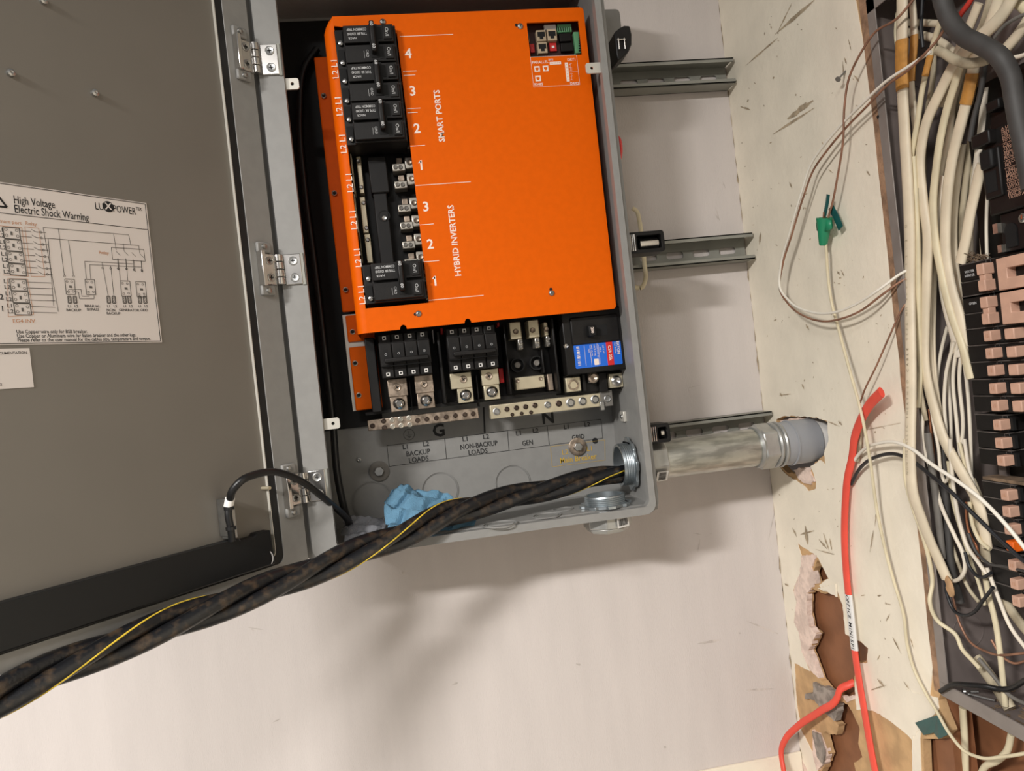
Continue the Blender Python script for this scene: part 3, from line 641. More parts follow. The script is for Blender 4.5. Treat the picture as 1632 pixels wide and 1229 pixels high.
# inner walls of the cut-outs
d = .028
mb = MB().box(cutp[0][0]-.002, cutp[0][0], YO+.003, YO+d, cutp[2][1], cutp[0][1]); part(mb, 'cutout_wall', 'orange', oc, world=True)
f0, f1 = B(501, 120, -.10), B(566, 655, -.10); fx0 = (f0.x+f1.x)/2
zs = [(f0.z+.03, B(556, 497, -.10).z), (B(558, 503, -.10).z, B(565, 545, -.10).z), (B(567, 553, -.10).z, f1.z)]
for i, (za, zb) in enumerate(zs):
    fl = part(MB().box(fx0+(.0 if i == 0 else .004), oxL+.024, -.104 if i else -.102, -.098, zb, za), 'side_flange', 'orange', oc, world=True, bevel=.002)
part(MB().box(fx0-.001, oxL+.02, -.0985, -.096, f1.z, zs[1][0]+.002), 'flange_backing', 'tab', oc, world=True)
for px, py in ((516,153),(533,308),(551,462),(562,529),(566,579),(572,630)):
    c = B(px, py, -.104); s_ = part(MB().lathe(c, (0,-1,0), [(0,.0044),(.002,.0044),(.0024,.0034),(.0012,.0026)], 18), 'screw', 'tin', oc, world=True)
    part(MB().disc(c+Vector((0,-.0013,0)), (0,-1,0), .0026), 'screw_socket', 'recess', s_, world=True)
for px, py in ((829,42),(667,500),(879,467),(610,35)):
    c = B(px, py, YO); s_ = part(MB().lathe(c, (0,-1,0), [(0,.0048),(.0015,.0048),(.003,.0036),(.0036,.0018),(.0036,0)], 18), 'screw', 'steel', oc, world=True)
    m2 = MB(); slot(m2, c, .0026, True, .4, -.0037); part(m2, 'screw_slot', 'recess', s_, world=True)
for px, py in ((823,40),(662,501),(878,461)):
    part(MB().disc(B(px, py, YO-.0003), (0,-1,0), .0026), 'slot_hole', 'recess', oc, world=True)
# printing
mb = MB(); YP = YO-.0004
for fn, t, a, b in ((c1,'4',842,368),(c1,'3',882,702),(c1,'2',920,1035),(c2,'1',665,193),(c2,'3',697,483),(c2,'2',728,745),(c2,'1',762,1003)):
    p = fn(a, b, YP); mb.text(t, .0215, p, bold=.02)
    if t == '1': mb.add([p+Vector((-.0052, 0, .0042)), p+Vector((.0005, 0, .0042)), p+Vector((.0005, 0, .0078)), p+Vector((-.0012, 0, .0078))], [(0,1,2,3)])
mb.text('SMART PORTS', .0135, c1(1120, 920, YP), right=(0,0,1), up=(-1,0,0), bold=.02, width=(c1(1090, 690, YP)-c1(1150, 1150, YP)).length)
mb.text('HYBRID INVERTERS', .0135, c2(898, 718, YP), right=(0,0,1), up=(-1,0,0), bold=.02, width=(c2(870, 470, YP)-c2(930, 965, YP)).length)
for fn, a0, b0, a1, b1 in ((c1,765,213,1240,188),(c1,795,524,915,520),(c1,800,560,905,557),(c1,830,857,950,852),(c1,835,893,925,888),(c1,860,1190,990,1182),(c2,625,333,1010,303),(c2,655,608,752,602),(c2,685,866,790,860),(c2,715,1136,1100,1095)):
    p, q = fn(a0, b0, YP), fn(a1, b1, YP); q.z = p.z; mb.line2(p, q, .0009, (0,1,0))
for fn, a, b in ((c1,190,500),(c1,225,830),(c1,262,1165),(c2,165,310),(c2,192,570),(c2,222,835),(c2,250,1095)):
    p = fn(a, b, YP); mb.text('L2 L1', .0135, p, right=(0,0,1), up=(-1,0,0), bold=.006, width=.0285)
# connector legend below the window
L = lambda a, b: (lambda v: Vector((v.x, YP, v.z)))(c8(a, b))
g = [L(222,448), L(585,432), L(608,665), L(248,682)]; gx0, gx1, gz0, gz1 = (g[0].x+g[3].x)/2, (g[1].x+g[2].x)/2, (g[2].z+g[3].z)/2, (g[0].z+g[1].z)/2
for p, q in (((gx0,gz0),(gx1,gz0)),((gx1,gz0),(gx1,gz1)),((gx1,gz1),(gx0,gz1)),((gx0,gz1),(gx0,gz0))): mb.line2((p[0],YP,p[1]), (q[0],YP,q[1]), .0005, (0,1,0))
mb.text('PARALLEL', .0062, L(298,488), bold=.015); mb.text('BMS', .0045, L(382,469), bold=.01); mb.text('DRY1', .0060, L(545,469), bold=.015); mb.text('RS485', .0058, L(287,662), bold=.015); mb.text('DRY2', .0060, L(568,655), bold=.015)
for a, b in ((275,541),(342,537),(283,615)):
    c = L(a, b); s_ = .0046
    o_ = [(c.x-s_, c.z-s_), (c.x+s_, c.z-s_), (c.x+s_, c.z+s_), (c.x-s_, c.z+s_)]; h_ = [(c.x-.0028, c.z+.0022), (c.x+.0028, c.z+.0022), (c.x+.0028, c.z-.0005), (c.x+.001, c.z-.003), (c.x-.001, c.z-.003), (c.x-.0028, c.z-.0005)]
    part(MB().prism(o_, [h_], YP, YP+.0002, XZ), 'socket_icon', 'white_print', oc, world=True, smooth=None)
c = L(418, 495); pi1 = MB().prism(rrect(c.x-.0095, c.x+.0095, c.z-.0022, c.z+.0022, 0), [rrect(c.x-.008+.0028*k, c.x-.0066+.0028*k, c.z-.0007, c.z+.0007, 0) for k in range(6)], YP, YP+.0002, XZ)
part(pi1, 'pin_icon', 'white_print', oc, world=True, smooth=None)
c = L(511, 565); pi2 = MB().prism(rrect(c.x-.0026, c.x+.0026, c.z-.0155, c.z+.0155, 0), [rrect(c.x-.0006, c.x+.0006, c.z-.0135+.005*k, c.z-.0123+.005*k, 0) for k in range(6)], YP, YP+.0002, XZ)
part(pi2, 'pin_icon', 'white_print', oc, world=True, smooth=None)
for k in range(6): z = c.z-.0127+.005*k; mb.line2((c.x+.0045, YP, z), (c.x+.009, YP, z+(.001 if k % 2 else -.001)), .0004, (0,1,0))
mb.line2((c.x+.0065, YP, c.z-.014), (c.x+.0065, YP, c.z-.001), .0004, (0,1,0)); mb.line2((c.x+.0065, YP, c.z+.002), (c.x+.0065, YP, c.z+.014), .0004, (0,1,0)); mb.line2((c.x+.003, YP, c.z), (gx1, YP, c.z), .0003, (0,1,0))
part(mb, 'printed_legend', 'white_print', oc, world=True, smooth=None, kind='stuff')

# ---- circuit board behind the window
pb = thing('circuit_board', 'small circuit board with network sockets behind the window of the orange cover', 'circuit board', (w0.x, -.17, w1.z))
YP2 = YO+.022
def w8(a, b, y=YP2): return B(800+a/4.916, b/4.916, y)
def wbox(mb, a0, b0, a1, b1, y0, y1=YP2): p, q = w8(a0, b0, y0), w8(a1, b1, y0); return mb.box(p.x, q.x, y0, y1, q.z, p.z)
part(MB().box(w0.x-.006, w1.x+.006, YP2, YP2+.003, w1.z-.006, w0.z+.006), 'board', 'pcb', pb, world=True)
for a, b in ((308,278),(393,272),(318,372)):
    j = part(wbox(MB(), a-42, b-42, a+42, b+42, YP2-.012), 'network_socket', 'jack', pb, world=True, bevel=.0008)
    c = w8(a, b, YP2-.0122); pl = [(c.x-.0062, c.z+.006), (c.x+.0062, c.z+.006), (c.x+.0062, c.z-.002), (c.x+.003, c.z-.002), (c.x+.003, c.z-.006), (c.x-.003, c.z-.006), (c.x-.003, c.z-.002), (c.x-.0062, c.z-.002)]
    part(MB().prism(pl, [], YP2-.0124, YP2-.006, XZ), 'socket_opening', 'recess', j, world=True)
t = part(wbox(MB(), 432, 190, 548, 248, YP2-.008), 'terminal_strip', 'term_green', pb, world=True, bevel=.0006)
for k in range(6): part(wbox(MB(), 440+17*k, 215, 450+17*k, 246, YP2-.0085), 'terminal_slot', 'recess', t, world=True)
t = part(wbox(MB(), 560, 250, 618, 415, YP2-.010), 'terminal_strip', 'term_green', pb, world=True, bevel=.0006)
for k in range(8): part(wbox(MB(), 600, 258+19*k, 614, 270+19*k, YP2-.0105), 'terminal_slot', 'recess', t, world=True)
for a0, b0, a1, b1 in ((218,345,258,410),(370,335,430,398)):
    t = part(wbox(MB(), a0, b0, a1, b1, YP2-.005), 'dip_switch', 'dip_red', pb, world=True)
    part(wbox(MB(), a0+20, (b0+b1)/2-8, a1-18, (b0+b1)/2+8, YP2-.0055), 'switch_key', 'white_sleeve', t, world=True)
for a0, b0, a1, b1 in ((448,262,545,320),(460,338,560,398)): part(wbox(MB(), a0, b0, a1, b1, YP2-.008), 'relay', 'bay_black', pb, world=True, bevel=.0006)
part(wbox(MB(), 328, 195, 425, 228, YP2-.006), 'pin_header', 'white_sleeve', pb, world=True, bevel=.0006)
part(wbox(MB(), 202, 205, 214, 330, YP2-.004), 'wire_bridge', 'nm_pale', pb, world=True, bevel=.0006)

# ---- two-pole breakers of the bay
YK = -.216
p, q = c1(165, 105, YK), c1(680, 425, YK)
BW, BH = .0945, .0615
def two_pole(label, loc):
    t = thing('two_pole_breaker', label, 'circuit breaker', loc, 0, 'two-pole breakers in the orange bay')
    W_, H_ = BW, BH
    part(MB().box(0, W_, .016, .072, -H_, 0).box(.14*W_, W_, .008, .02, -H_, 0), 'case', 'breaker_black', t, bevel=.001)
    for k in range(2):
        z1 = -H_*.5*k-.0015; z0 = -H_*.5*(k+1)+.0025
        ps = part(MB().box(.15*W_, .955*W_, 0, .012, z0, z1), 'pole_face', 'breaker_black', t, bevel=.0008)
        part(MB().box(.02*W_, .125*W_, .012, .0165, z0+.006, z1-.001), 'terminal_recess', 'recess', ps)
        part(MB().lathe((.085*W_, .013, z0+.0055), (0,-1,0), [(0,.0040),(.0022,.0036),(.003,.002),(.003,0)], 14), 'terminal_screw', 'chrome', ps)
        part(MB().box(.70*W_, .765*W_, -.0006, .002, z0+.004, z1-.004), 'window', 'recess', ps)
        part(MB().box(.79*W_, .925*W_, -.0028, .001, z0+.003, z1-.003), 'on_plate', 'breaker_black', ps, bevel=.0006)
        part(MB().text('On/I', .0075, (.85*W_, -.0032, (z0+z1)/2), (0,0,-1), (1,0,0)), 'on_lettering', 'pale_print', ps, smooth=None)
    part(MB().box(.16*W_, .95*W_, .0075, .0082, -H_*.5-.0022, -H_*.5+.0016), 'pole_gap', 'recess', t)
    hd = part(MB().box(.575*W_, .655*W_, -.016, .0, -.80*H_, -.03*H_), 'handle', 'breaker_black', t, bevel=.002)
    part(MB().box(.56*W_, .70*W_, -.001, .003, -.86*H_, -.02*H_), 'handle_slot', 'recess', t)
    part(MB().text('60', .0068, (.615*W_, -.0164, -.12*H_), (0,0,-1), (1,0,0), bold=.02).text('60', .0068, (.615*W_, -.0164, -.68*H_), (0,0,-1), (1,0,0), bold=.02), 'rating_lettering', 'pale_print', hd, smooth=None)
    mb = MB().text('COMMON TRIP', .0058, (.37*W_, -.0004, -.13*H_), (-1,0,0), (0,0,-1), bold=.01, width=.030).text('TYPE BR 120/240', .0058, (.37*W_, -.0004, -.24*H_), (-1,0,0), (0,0,-1), bold=.01, width=.030).text('HACR', .0048, (.29*W_, -.0004, -.35*H_), (-1,0,0), (0,0,-1), bold=.01)
    mb.text('ORD', .0056, (.50*W_, -.0004, -.75*H_), (0,0,-1), (1,0,0)).line2((.45*W_, -.0004, -.68*H_), (.45*W_, -.0004, -.86*H_), .0004, (0,1,0))
    part(mb, 'lettering', 'pale_print', t, smooth=None)
    return t
locs = [c1(172, 112, YK), c1(212, 455, YK), c1(250, 800, YK), c2(245, 878, YK)]
p4 = two_pole('black two-pole breaker at smart port 4, topmost in the orange bay', locs[0])
copy_tree(p4, locs[1], 'black two-pole breaker at smart port 3, second from the top')
copy_tree(p4, locs[2], 'black two-pole breaker at smart port 2, above the empty bay')
copy_tree(p4, locs[3], 'black two-pole breaker at hybrid inverter port 1, alone at the bottom of the bay')

# ---- lower terminal section
tb_ = thing('terminal_section', 'black terminal section with bolt lugs below the orange cover', 'terminal block', (.3, -.051, 0))
p, q = c3(205, 330, -.12), c4(640, 830, -.12)
part(MB().box(p.x+.003, .5, -.10, -.052, B(600, 655, -.10).z, ozB+.03), 'section_base', 'bay_black', tb_, world=True)
for a0,b0,a1,b1,yf in ((225,330,385,985,-.135),(865,270,965,915,-.15),(625,700,662,1000,-.14),(1222,660,1258,940,-.14)):
    part(cbox(MB(), c3, a0, b0, a1, b1, yf, -.10), 'partition', 'bay_black', tb_, world=True, bevel=.0015)
for a0,b0,a1,b1,yf in ((118,205,205,830,-.15),(545,150,640,800,-.15),(455,430,500,640,-.125)):
    part(cbox(MB(), c4, a0, b0, a1, b1, yf, -.10), 'partition', 'bay_black', tb_, world=True, bevel=.0015)
part(MB().box(c3(225,900,-.12).x, c4(640,800,-.12).x, -.118, -.10, c3(400,1000,-.118).z, c3(400,975,-.118).z), 'lower_rail', 'bay_black', tb_, world=True)
for fn,a0,b0,a1,b1 in ((c3,902,240,930,290),(c3,1408,190,1432,225),(c3,1420,600,1475,725),(c3,828,255,852,375)):
    part(cbox(MB(), fn, a0, b0, a1, b1, -.128 if a0 != 1420 else -.118, -.10), 'bus_cover', 'red_plastic' if a0 != 828 else 'white_sleeve', tb_, world=True, bevel=.001)
for (a0,b0,a1,b1,sx,sy, e0,f0_,e1,f1_) in ((428,700,618,838,520,768,452,848,620,972),(668,668,850,805,757,738,692,820,860,945),(985,648,1190,765,1108,697,1052,775,1205,895),(1262,612,1432,738,1335,668,1285,742,1440,868)):
    m_ = 'worn_tin' if a0 < 900 else 'ivory'
    l = part(cbox(MB(), c3, a0, b0, a1, b1, -.135, -.10), 'lug_plate', m_, tb_, world=True, bevel=.001)
    c = c3(sx, sy, -.135); screw_head(c, .0062, l, 'worn_tin'); m2 = MB(); slot(m2, c, .0036, True, .5); part(m2, 'screw_slot', 'recess', l, world=True)
    l = part(cbox(MB(), c3, e0, f0_, e1, f1_, -.132, -.10), 'lug_block', m_, tb_, world=True, bevel=.001)
    c = c3((e0+e1)/2, (f0_+f1_)/2, -.132); part(MB().lathe(c, (0,-1,0), [(0,.0098),(.002,.0098),(.0045,.008),(.006,.005),(.005,.0042),(.003,.004),(.003,0)], 24), 'hex_socket_bolt', 'chrome', l, world=True)
# neutral tray
for a0,b0,a1,b1,sx,sy in ((172,190,292,332,235,272),(338,170,452,318,384,260),(478,188,530,305,505,250)):
    l = part(cbox(MB(), c4, a0, b0, a1, b1, -.135, -.10), 'neutral_lug', 'ivory', tb_, world=True, bevel=.0015); screw_head(c4(sx, sy, -.135), .0046, l, 'worn_tin')
for a0,b0,a1,b1 in ((250,332,305,430),(400,320,455,415),(500,308,545,402)):
    l = part(cbox(MB(), c4, a0, b0, a1, b1, -.130, -.10), 'pressure_lug', 'tin', tb_, world=True, bevel=.0015)
    for f_ in (.3, .75): screw_head(c4((a0+a1)/2, b0+(b1-b0)*f_, -.130), .0034, l, 'nm_grey')
for a, b in ((250,570),(420,550)):
    c = c4(a, b, -.112); w_ = part(MB().lathe(c, (0,-1,0), [(-.008,.0125),(.002,.0125),(.002,.0105),(-.006,.010),(-.006,0)], 24), 'screw_well', 'recess', tb_, world=True); screw_head(c+Vector((0,-.001,0)), .0052, w_, 'nm_grey')
l = part(cbox(MB(), c4, 228, 682, 500, 765, -.128, -.10), 'neutral_link', 'ivory', tb_, world=True, bevel=.0015)
for a, b in ((250,712),(455,690)): screw_head(c4(a, b, -.128), .0034, l, 'worn_tin')
part(cbox(MB(), c4, 512, 650, 575, 790, -.122, -.10), 'small_lug', 'worn_tin', tb_, world=True, bevel=.001)
# ---- four-pole breakers
def four_pole(label, loc):
    t = thing('four_pole_breaker', label, 'circuit breaker', loc, 0, 'four-pole breakers below the orange cover')
    W_, H_ = .0825, .0715
    part(MB().box(0, W_, .018, .05, -H_, 0).box(.0, W_, .006, .02, -.74*H_, -.20*H_), 'case', 'breaker_black', t, bevel=.001)
    for k in range(4):
        x0_, x1_ = W_*k/4+.0008, W_*(k+1)/4-.0008
        pl = part(MB().box(x0_, x1_, 0, .01, -.72*H_, -.22*H_).box(x0_, x1_, .012, .022, -.99*H_, -.01*H_), 'pole', 'breaker_black', t, bevel=.0008)
        part(MB().box((x0_+x1_)/2-.0032, (x0_+x1_)/2+.0032, -.0004, .002, -.62*H_, -.36*H_), 'toggle_slot', 'recess', pl)
        part(MB().text('O', .0052, ((x0_+x1_)/2, -.0007, -.47*H_)), 'mark', 'pale_print', pl, smooth=None)
        for z in (-.085*H_, -.91*H_):
            cx = (x0_+x1_)/2; part(MB().prism(rrect(cx-.0030, cx+.0030, z-.0030, z+.0030, .0006), [rrect(cx-.0016, cx+.0016, z-.0016, z+.0016, .0004)], .0112, .013, XZ), 'terminal_frame', 'white_sleeve', pl)
            part(MB().box(cx-.0016, cx+.0016, .0116, .0125, z-.0016, z+.0016), 'terminal_hole', 'recess', pl)
    part(MB().box(.09*W_, .94*W_, -.012, .0, -.66*H_, -.56*H_), 'tie_bar', 'breaker_black', t, bevel=.0015)
    part(MB().box(.02*W_, .98*W_, -.0006, .0, -.735*H_, -.725*H_), 'seam', 'recess', t)
    return t
fp = four_pole('black four-pole breaker in the left bay under the orange cover', c3(340, 298, -.172))
copy_tree(fp, c3(950, 242, -.172), 'black four-pole breaker in the middle bay under the orange cover')
# ---- main breaker
mbk = thing('main_breaker', 'large black main breaker with a blue and red label below the orange cover', 'circuit breaker', (.45, -.051, 0))
p, q = c4(655, 150, -.165), c4(1268, 800, -.165)
mx0, mx1, mz1, mz0 = c4(655,300,-.165).x, c4(1225,400,-.165).x, ozB+.006, c4(900,640,-.165).z
part(MB().box(mx0, mx1, -.165, -.052, mz0, mz1).box(mx0, mx1+.004, -.125, -.052, mz0-.034, mz0+.01), 'case', 'breaker_black', mbk, world=True, bevel=.002)
part(cbox(MB(), c4, 715, 150, 1165, 350, -.169, -.16), 'raised_face', 'breaker_black', mbk, world=True, bevel=.002)
hd = part(cbox(MB(), c4, 880, 215, 955, 308, -.186, -.165), 'handle', 'black_soft', mbk, world=True, bevel=.002)
part(cbox(MB(), c4, 950, 215, 1055, 300, -.1695, -.165), 'handle_slot', 'recess', mbk, world=True)
part(MB().text('200', .0066, c4(916, 258, -.1865), (0,0,-1), (1,0,0), bold=.02), 'rating_lettering', 'white_print', hd, world=True, smooth=None)
s0, s1 = c4(745, 375, -.1656), c4(1205, 580, -.1656); sxa, sxb, sza, szb = s0.x, s1.x-.003, (c4(755,610,-.1656).z+c4(1215,560,-.1656).z)/2+.001, (c4(735,395,-.1656).z+c4(1195,345,-.1656).z)/2
lb = part(MB().prism(rrect(sxa, sxb, sza, szb, .002), [], -.1658, -.165, XZ), 'rating_label', 'blue_label', mbk, world=True, label='blue rating label with a red stripe')
sw = sxb-sxa; part(MB().box(sxa+.685*sw, sxa+.82*sw, -.1661, -.1657, sza, szb), 'red_stripe', 'red_label', lb, world=True)
mb = MB(); zc = (sza+szb)/2; sh = szb-sza
mb.text('EATON', .0066, (sxa+.935*sw, -.1663, szb-.30*sh), (0,0,-1), (1,0,0), bold=.02).text('Main Breaker', .0036, (sxa+.875*sw, -.1663, szb-.30*sh), (0,0,-1), (1,0,0))
mb.text('CSR 25k', .0072, (sxa+.75*sw, -.1664, szb-.48*sh), (0,0,-1), (1,0,0), bold=.015)
for k, tx in enumerate(('240 V AC', '200 A', '2 POLE 50/60 Hz', 'HACR TYPE', 'SWD CU/AL', '75 C')):
    mb.text(tx, .0036, (sxa+(.62-.062*k)*sw, -.1662, szb-.30*sh), (0,0,-1), (1,0,0))
for k in range(12): mb.box(sxa+.055*sw, sxa+.115*sw, -.1662, -.1659, szb-sh*(.08+.07*k), szb-sh*(.08+.07*k+(.02 if k % 3 else .045)))
for k in (.22, .34, .52): mb.box(sxa+k*sw, sxa+k*sw+.0004, -.1662, -.1659, sza+.003, szb-.003)
part(mb, 'label_lettering', 'white_print', lb, world=True, smooth=None)
part(MB().prism(rrect(sxa+.40*sw, sxa+.50*sw, sza+.07*sh, sza+.33*sh, .001), [], -.1662, -.1658, XZ), 'label_patch', 'white_print', lb, world=True)
screw_head(c4(680, 400, -.165), .0042, mbk, 'chrome')
for a0,b0,a1,b1,m_ in ((675,685,820,798,'ivory'),(1062,648,1195,762,'ivory'),(885,640,960,722,'nm_grey')):
    l = part(cbox(MB(), c4, a0, b0, a1, b1, -.142, -.11), 'lug', m_, mbk, world=True, bevel=.001)
    c = c4((a0+a1)/2, (b0+b1)/2+(4 if m_ == 'ivory' else 0), -.142); part(MB().lathe(c, (0,-1,0), [(0,.0095),(.002,.0092),(.002,.007),(-.0005,.006),(-.0005,0)] if a0 < 800 else [(0,.0095),(.003,.009),(.005,.006),(.004,.004),(.002,0)], 24), 'lug_bolt', 'worn_tin' if a0 < 1000 else 'chrome', l, world=True)
for a0,b0,a1,b1 in ((820,650,870,800),(965,640,1060,800),(1195,640,1262,790)):
    part(cbox(MB(), c4, a0, b0, a1, b1, -.135, -.11), 'lug_barrier', 'breaker_black', mbk, world=True, bevel=.001)
# ---- ground and neutral bars
gb = thing('ground_bar', 'tarnished metal ground bar above the letter G', 'bus bar', (.2, -.06, -.04))
a, b = c3(258, 1110, -.115), c3(1242, 990, -.115); za_, zb_2 = (c3(255,1062,-.115).z+c3(1240,948,-.115).z)/2, (c3(270,1160,-.115).z+c3(1245,1040,-.115).z)/2
part(MB().box(a.x, b.x, -.115, -.100, zb_2, za_), 'bar', 'worn_tin', gb, world=True, bevel=.001)
for k, x in enumerate((a.x+.02, b.x-.02)): part(MB().cyl((x, -.10, (za_+zb_2)/2), (x, -.051, (za_+zb_2)/2), .006, 12), 'standoff', 'bay_black', gb, world=True)
for (q0, q1) in ((398,1067),(474,1058),(550,1049),(625,1040),(700,1060),(783,1050),(867,1040),(955,1030),(1037,1018),(1122,1010),(1195,1002),(405,1124),(480,1116),(555,1107),(632,1100),(300,1110)):
    c = c3(q0, q1, -.115); s_ = part(MB().lathe(c, (0,-1,0), [(0,.0043),(.0012,.0043),(.0014,.0034),(.0003,.0028),(.0003,0)], 16), 'screw', 'dark_screw' if q0 > 650 or q0 in (398, 405, 300) else 'tin', gb, world=True)
nb = thing('neutral_bar', 'pale metal neutral bar above the letter N', 'bus bar', (.4, -.06, -.02))
a, b = c4(8, 995, -.125), c4(990, 870, -.125); za_, zb_2 = (c4(5,932,-.125).z+c4(985,815,-.125).z)/2, (c4(15,1058,-.125).z+c4(1000,932,-.125).z)/2
part(MB().box(a.x, b.x, -.125, -.106, zb_2, za_), 'bar', 'ivory', nb, world=True, bevel=.001)
for x in (a.x+.03, b.x-.03): part(MB().cyl((x, -.106, (za_+zb_2)/2), (x, -.051, (za_+zb_2)/2), .007, 12), 'standoff', 'bay_black', nb, world=True)
for q0, q1, r in ((63,983,.0062),(155,962,.0044),(240,950,.0044),(322,940,.0044),(405,928,.0046),(518,924,.0058),(617,912,.0054),(720,905,.0078),(828,892,.0074),(938,876,.0078),(203,1010,.0032),(287,1000,.0032),(370,990,.0034)):
    c = c4(q0, q1, -.125); part(MB().lathe(c, (0,-1,0), [(0, r), (.0015, r), (.002, r*.8), (.0008 if r < .007 else .004, r*.6), (.0008 if r < .007 else .004, 0)], 18), 'screw', 'steel' if r > .0055 else 'dark_screw', nb, world=True)
e = part(cbox(MB(), c4, 985, 800, 1105, 930, -.128, -.10), 'end_clamp', 'nm_grey', nb, world=True, bevel=.001); screw_head(c4(1050, 868, -.128), .006, e, 'steel')
part(cbox(MB(), c4, 985, 895, 1030, 970, -.132, -.12), 'clamp_lug', 'steel', e, world=True, bevel=.001)
# ---- insulation seen beside the cover
part(MB().box(oxR+.002, .531, -.14, -.076, .14, ozT+.03), 'side_strip', 'bay_black', base, world=True)
part(MB().box(oxR+.001, .529, -.155, -.14, .30, B(955, 195, -.15).z), 'pale_strip', 'nm_grey', base, world=True)
part(MB().box(.06, .531, -.0535, -.051, ozB, ZT-.02), 'rear_board', 'bay_black', base, world=True)
part(MB().box(.014, oxL+.02, -.056, -.051, -.05, ZT-.02), 'rear_board', 'bay_black', base, world=True)

# ================================================================== fittings, struts, conduit
NY, NZ = -.148, -.162
def threads(mb, p, ax, r, l, n, pitch):
    prof = []; k = int(l/pitch)
    for i in range(k): prof += [(i*pitch, r-.0010), ((i+.5)*pitch, r)]
    prof += [(l, r-.001), (l, r-.005), (0, r-.005), (0, r-.001)]; return mb.lathe(p, ax, prof, n)
nip = thing('conduit_nipple', 'threaded zinc conduit end with locknut in the enclosure right side', 'conduit fitting', (.53, NY, NZ))
part(threads(MB(), (.532, NY, NZ), (-1,0,0), .0365, .022, 40, .0032), 'threaded_end', 'zinc', nip, world=True)
def locknut(mb, c, ax, r0, r1, h, n=8):
    c = Vector(c); t = Vector(ax); a = Vector((0,0,1)) if abs(t.z) < .9 else Vector((1,0,0)); u = t.cross(a).normalized(); w = t.cross(u); outp = []
    for k in range(n):
        for f, rr in ((-.18, r1), (.18, r1), (.3, r0), (.7, r0)): th = 2*pi*(k+f)/n; outp.append((rr*cos(th), rr*sin(th)))
    inn = [((r0-.010)*cos(2*pi*k/32), (r0-.010)*sin(2*pi*k/32)) for k in range(32)]
    return mb.prism(outp, [inn], 0, h, lambda x, y, d: c + u*x + w*y + t*d)
part(locknut(MB(), (.532, NY, NZ), (-1,0,0), .0425, .046, .005), 'locknut', 'zinc', nip, world=True, bevel=.001)
fc = Zp(965, 806, ZF)
fl = thing('floor_bushing', 'threaded zinc bushing with locknut in the enclosure floor', 'conduit fitting', (fc.x, fc.y, ZF))
part(threads(MB(), (fc.x, fc.y, ZF), (0,0,1), .034, .019, 40, .0030), 'threaded_end', 'zinc', fl, world=True)
part(locknut(MB(), (fc.x, fc.y, ZF), (0,0,1), .039, .0435, .005), 'locknut', 'zinc', fl, world=True, bevel=.001)
hb = part(MB().cyl((fc.x, fc.y, ZB+.003), (fc.x, fc.y, ZB-.018), .040, 8, phase=.3).cyl((fc.x, fc.y, ZB-.018), (fc.x, fc.y, ZB-.026), .038, 8, .033, phase=.3), 'hub_below', 'fitting', fl, world=True, bevel=.002)
def barcode(mb, c, right, up, w, h, n=11):
    R, U = Vector(right), Vector(up); x = -w/2; rg = random.Random(3)
    while x < w/2:
        q = w/n*rg.choice((.3, .5, .7)); mb.add([c+R*x-U*h/2, c+R*(x+q)-U*h/2, c+R*(x+q)+U*h/2, c+R*x+U*h/2], [(0,1,2,3)]); x += q+w/n*rg.choice((.3, .5))
    return mb
# the flat of the hub that faces the viewer carries a white barcode label
ang = -1.0; nrm = Vector((sin(.42), -cos(.42), 0)); rt = Vector((cos(.42), sin(.42), 0)); ap = .040*cos(pi/8)
sc = Vector((fc.x, fc.y, ZB-.008)) + nrm*(.0405)
st = part(MB().add([sc-rt*.012-Vector((0,0,.0085)), sc+rt*.012-Vector((0,0,.0085)), sc+rt*.012+Vector((0,0,.0085)), sc-rt*.012+Vector((0,0,.0085))], [(0,1,2,3)]), 'barcode_label', 'white_sleeve', fl, world=True, smooth=None)
part(barcode(MB(), sc+nrm*.0004, rt, (0,0,1), .018, .011), 'barcode', 'black_print', fl, world=True, smooth=None)
# struts behind the enclosure
def strut(label, pxa, pxb):
    zt, zb = B(*pxa, -SY).z, B(*pxb, -SY).z; x0_, x1_ = -.12, XR-.004; t = .0028; lip = .008
    sl = []; x = x1_-.02
    while x > x0_+.06: sl.append(rrect(x-.034, x, (zt+zb)/2-.0065, (zt+zb)/2+.0065, .005, 4)); x -= .054
    mb = MB().prism([(x0_, zb), (x1_, zb), (x1_, zt), (x0_, zt)], sl, -.0055, -.0026, XZ)
    mb.box(x0_, x1_, -SY, -.0026, zt-t, zt).box(x0_, x1_, -SY, -.0026, zb, zb+t).box(x0_, x1_, -SY, -SY+t, zt-lip, zt).box(x0_, x1_, -SY, -SY+t, zb, zb+lip)
    solo(mb, 'strut_channel', 'strut', label, 'strut channel', 'strut channels behind the enclosure', bevel=.0008)
strut('grey slotted strut channel by the top latch, highest of the three', (1175,91), (1177,131))
strut('grey slotted strut channel behind the middle latch', (1203,370), (1206,412))
strut('grey slotted strut channel just above the steel conduit', (1232,655), (1236,698))
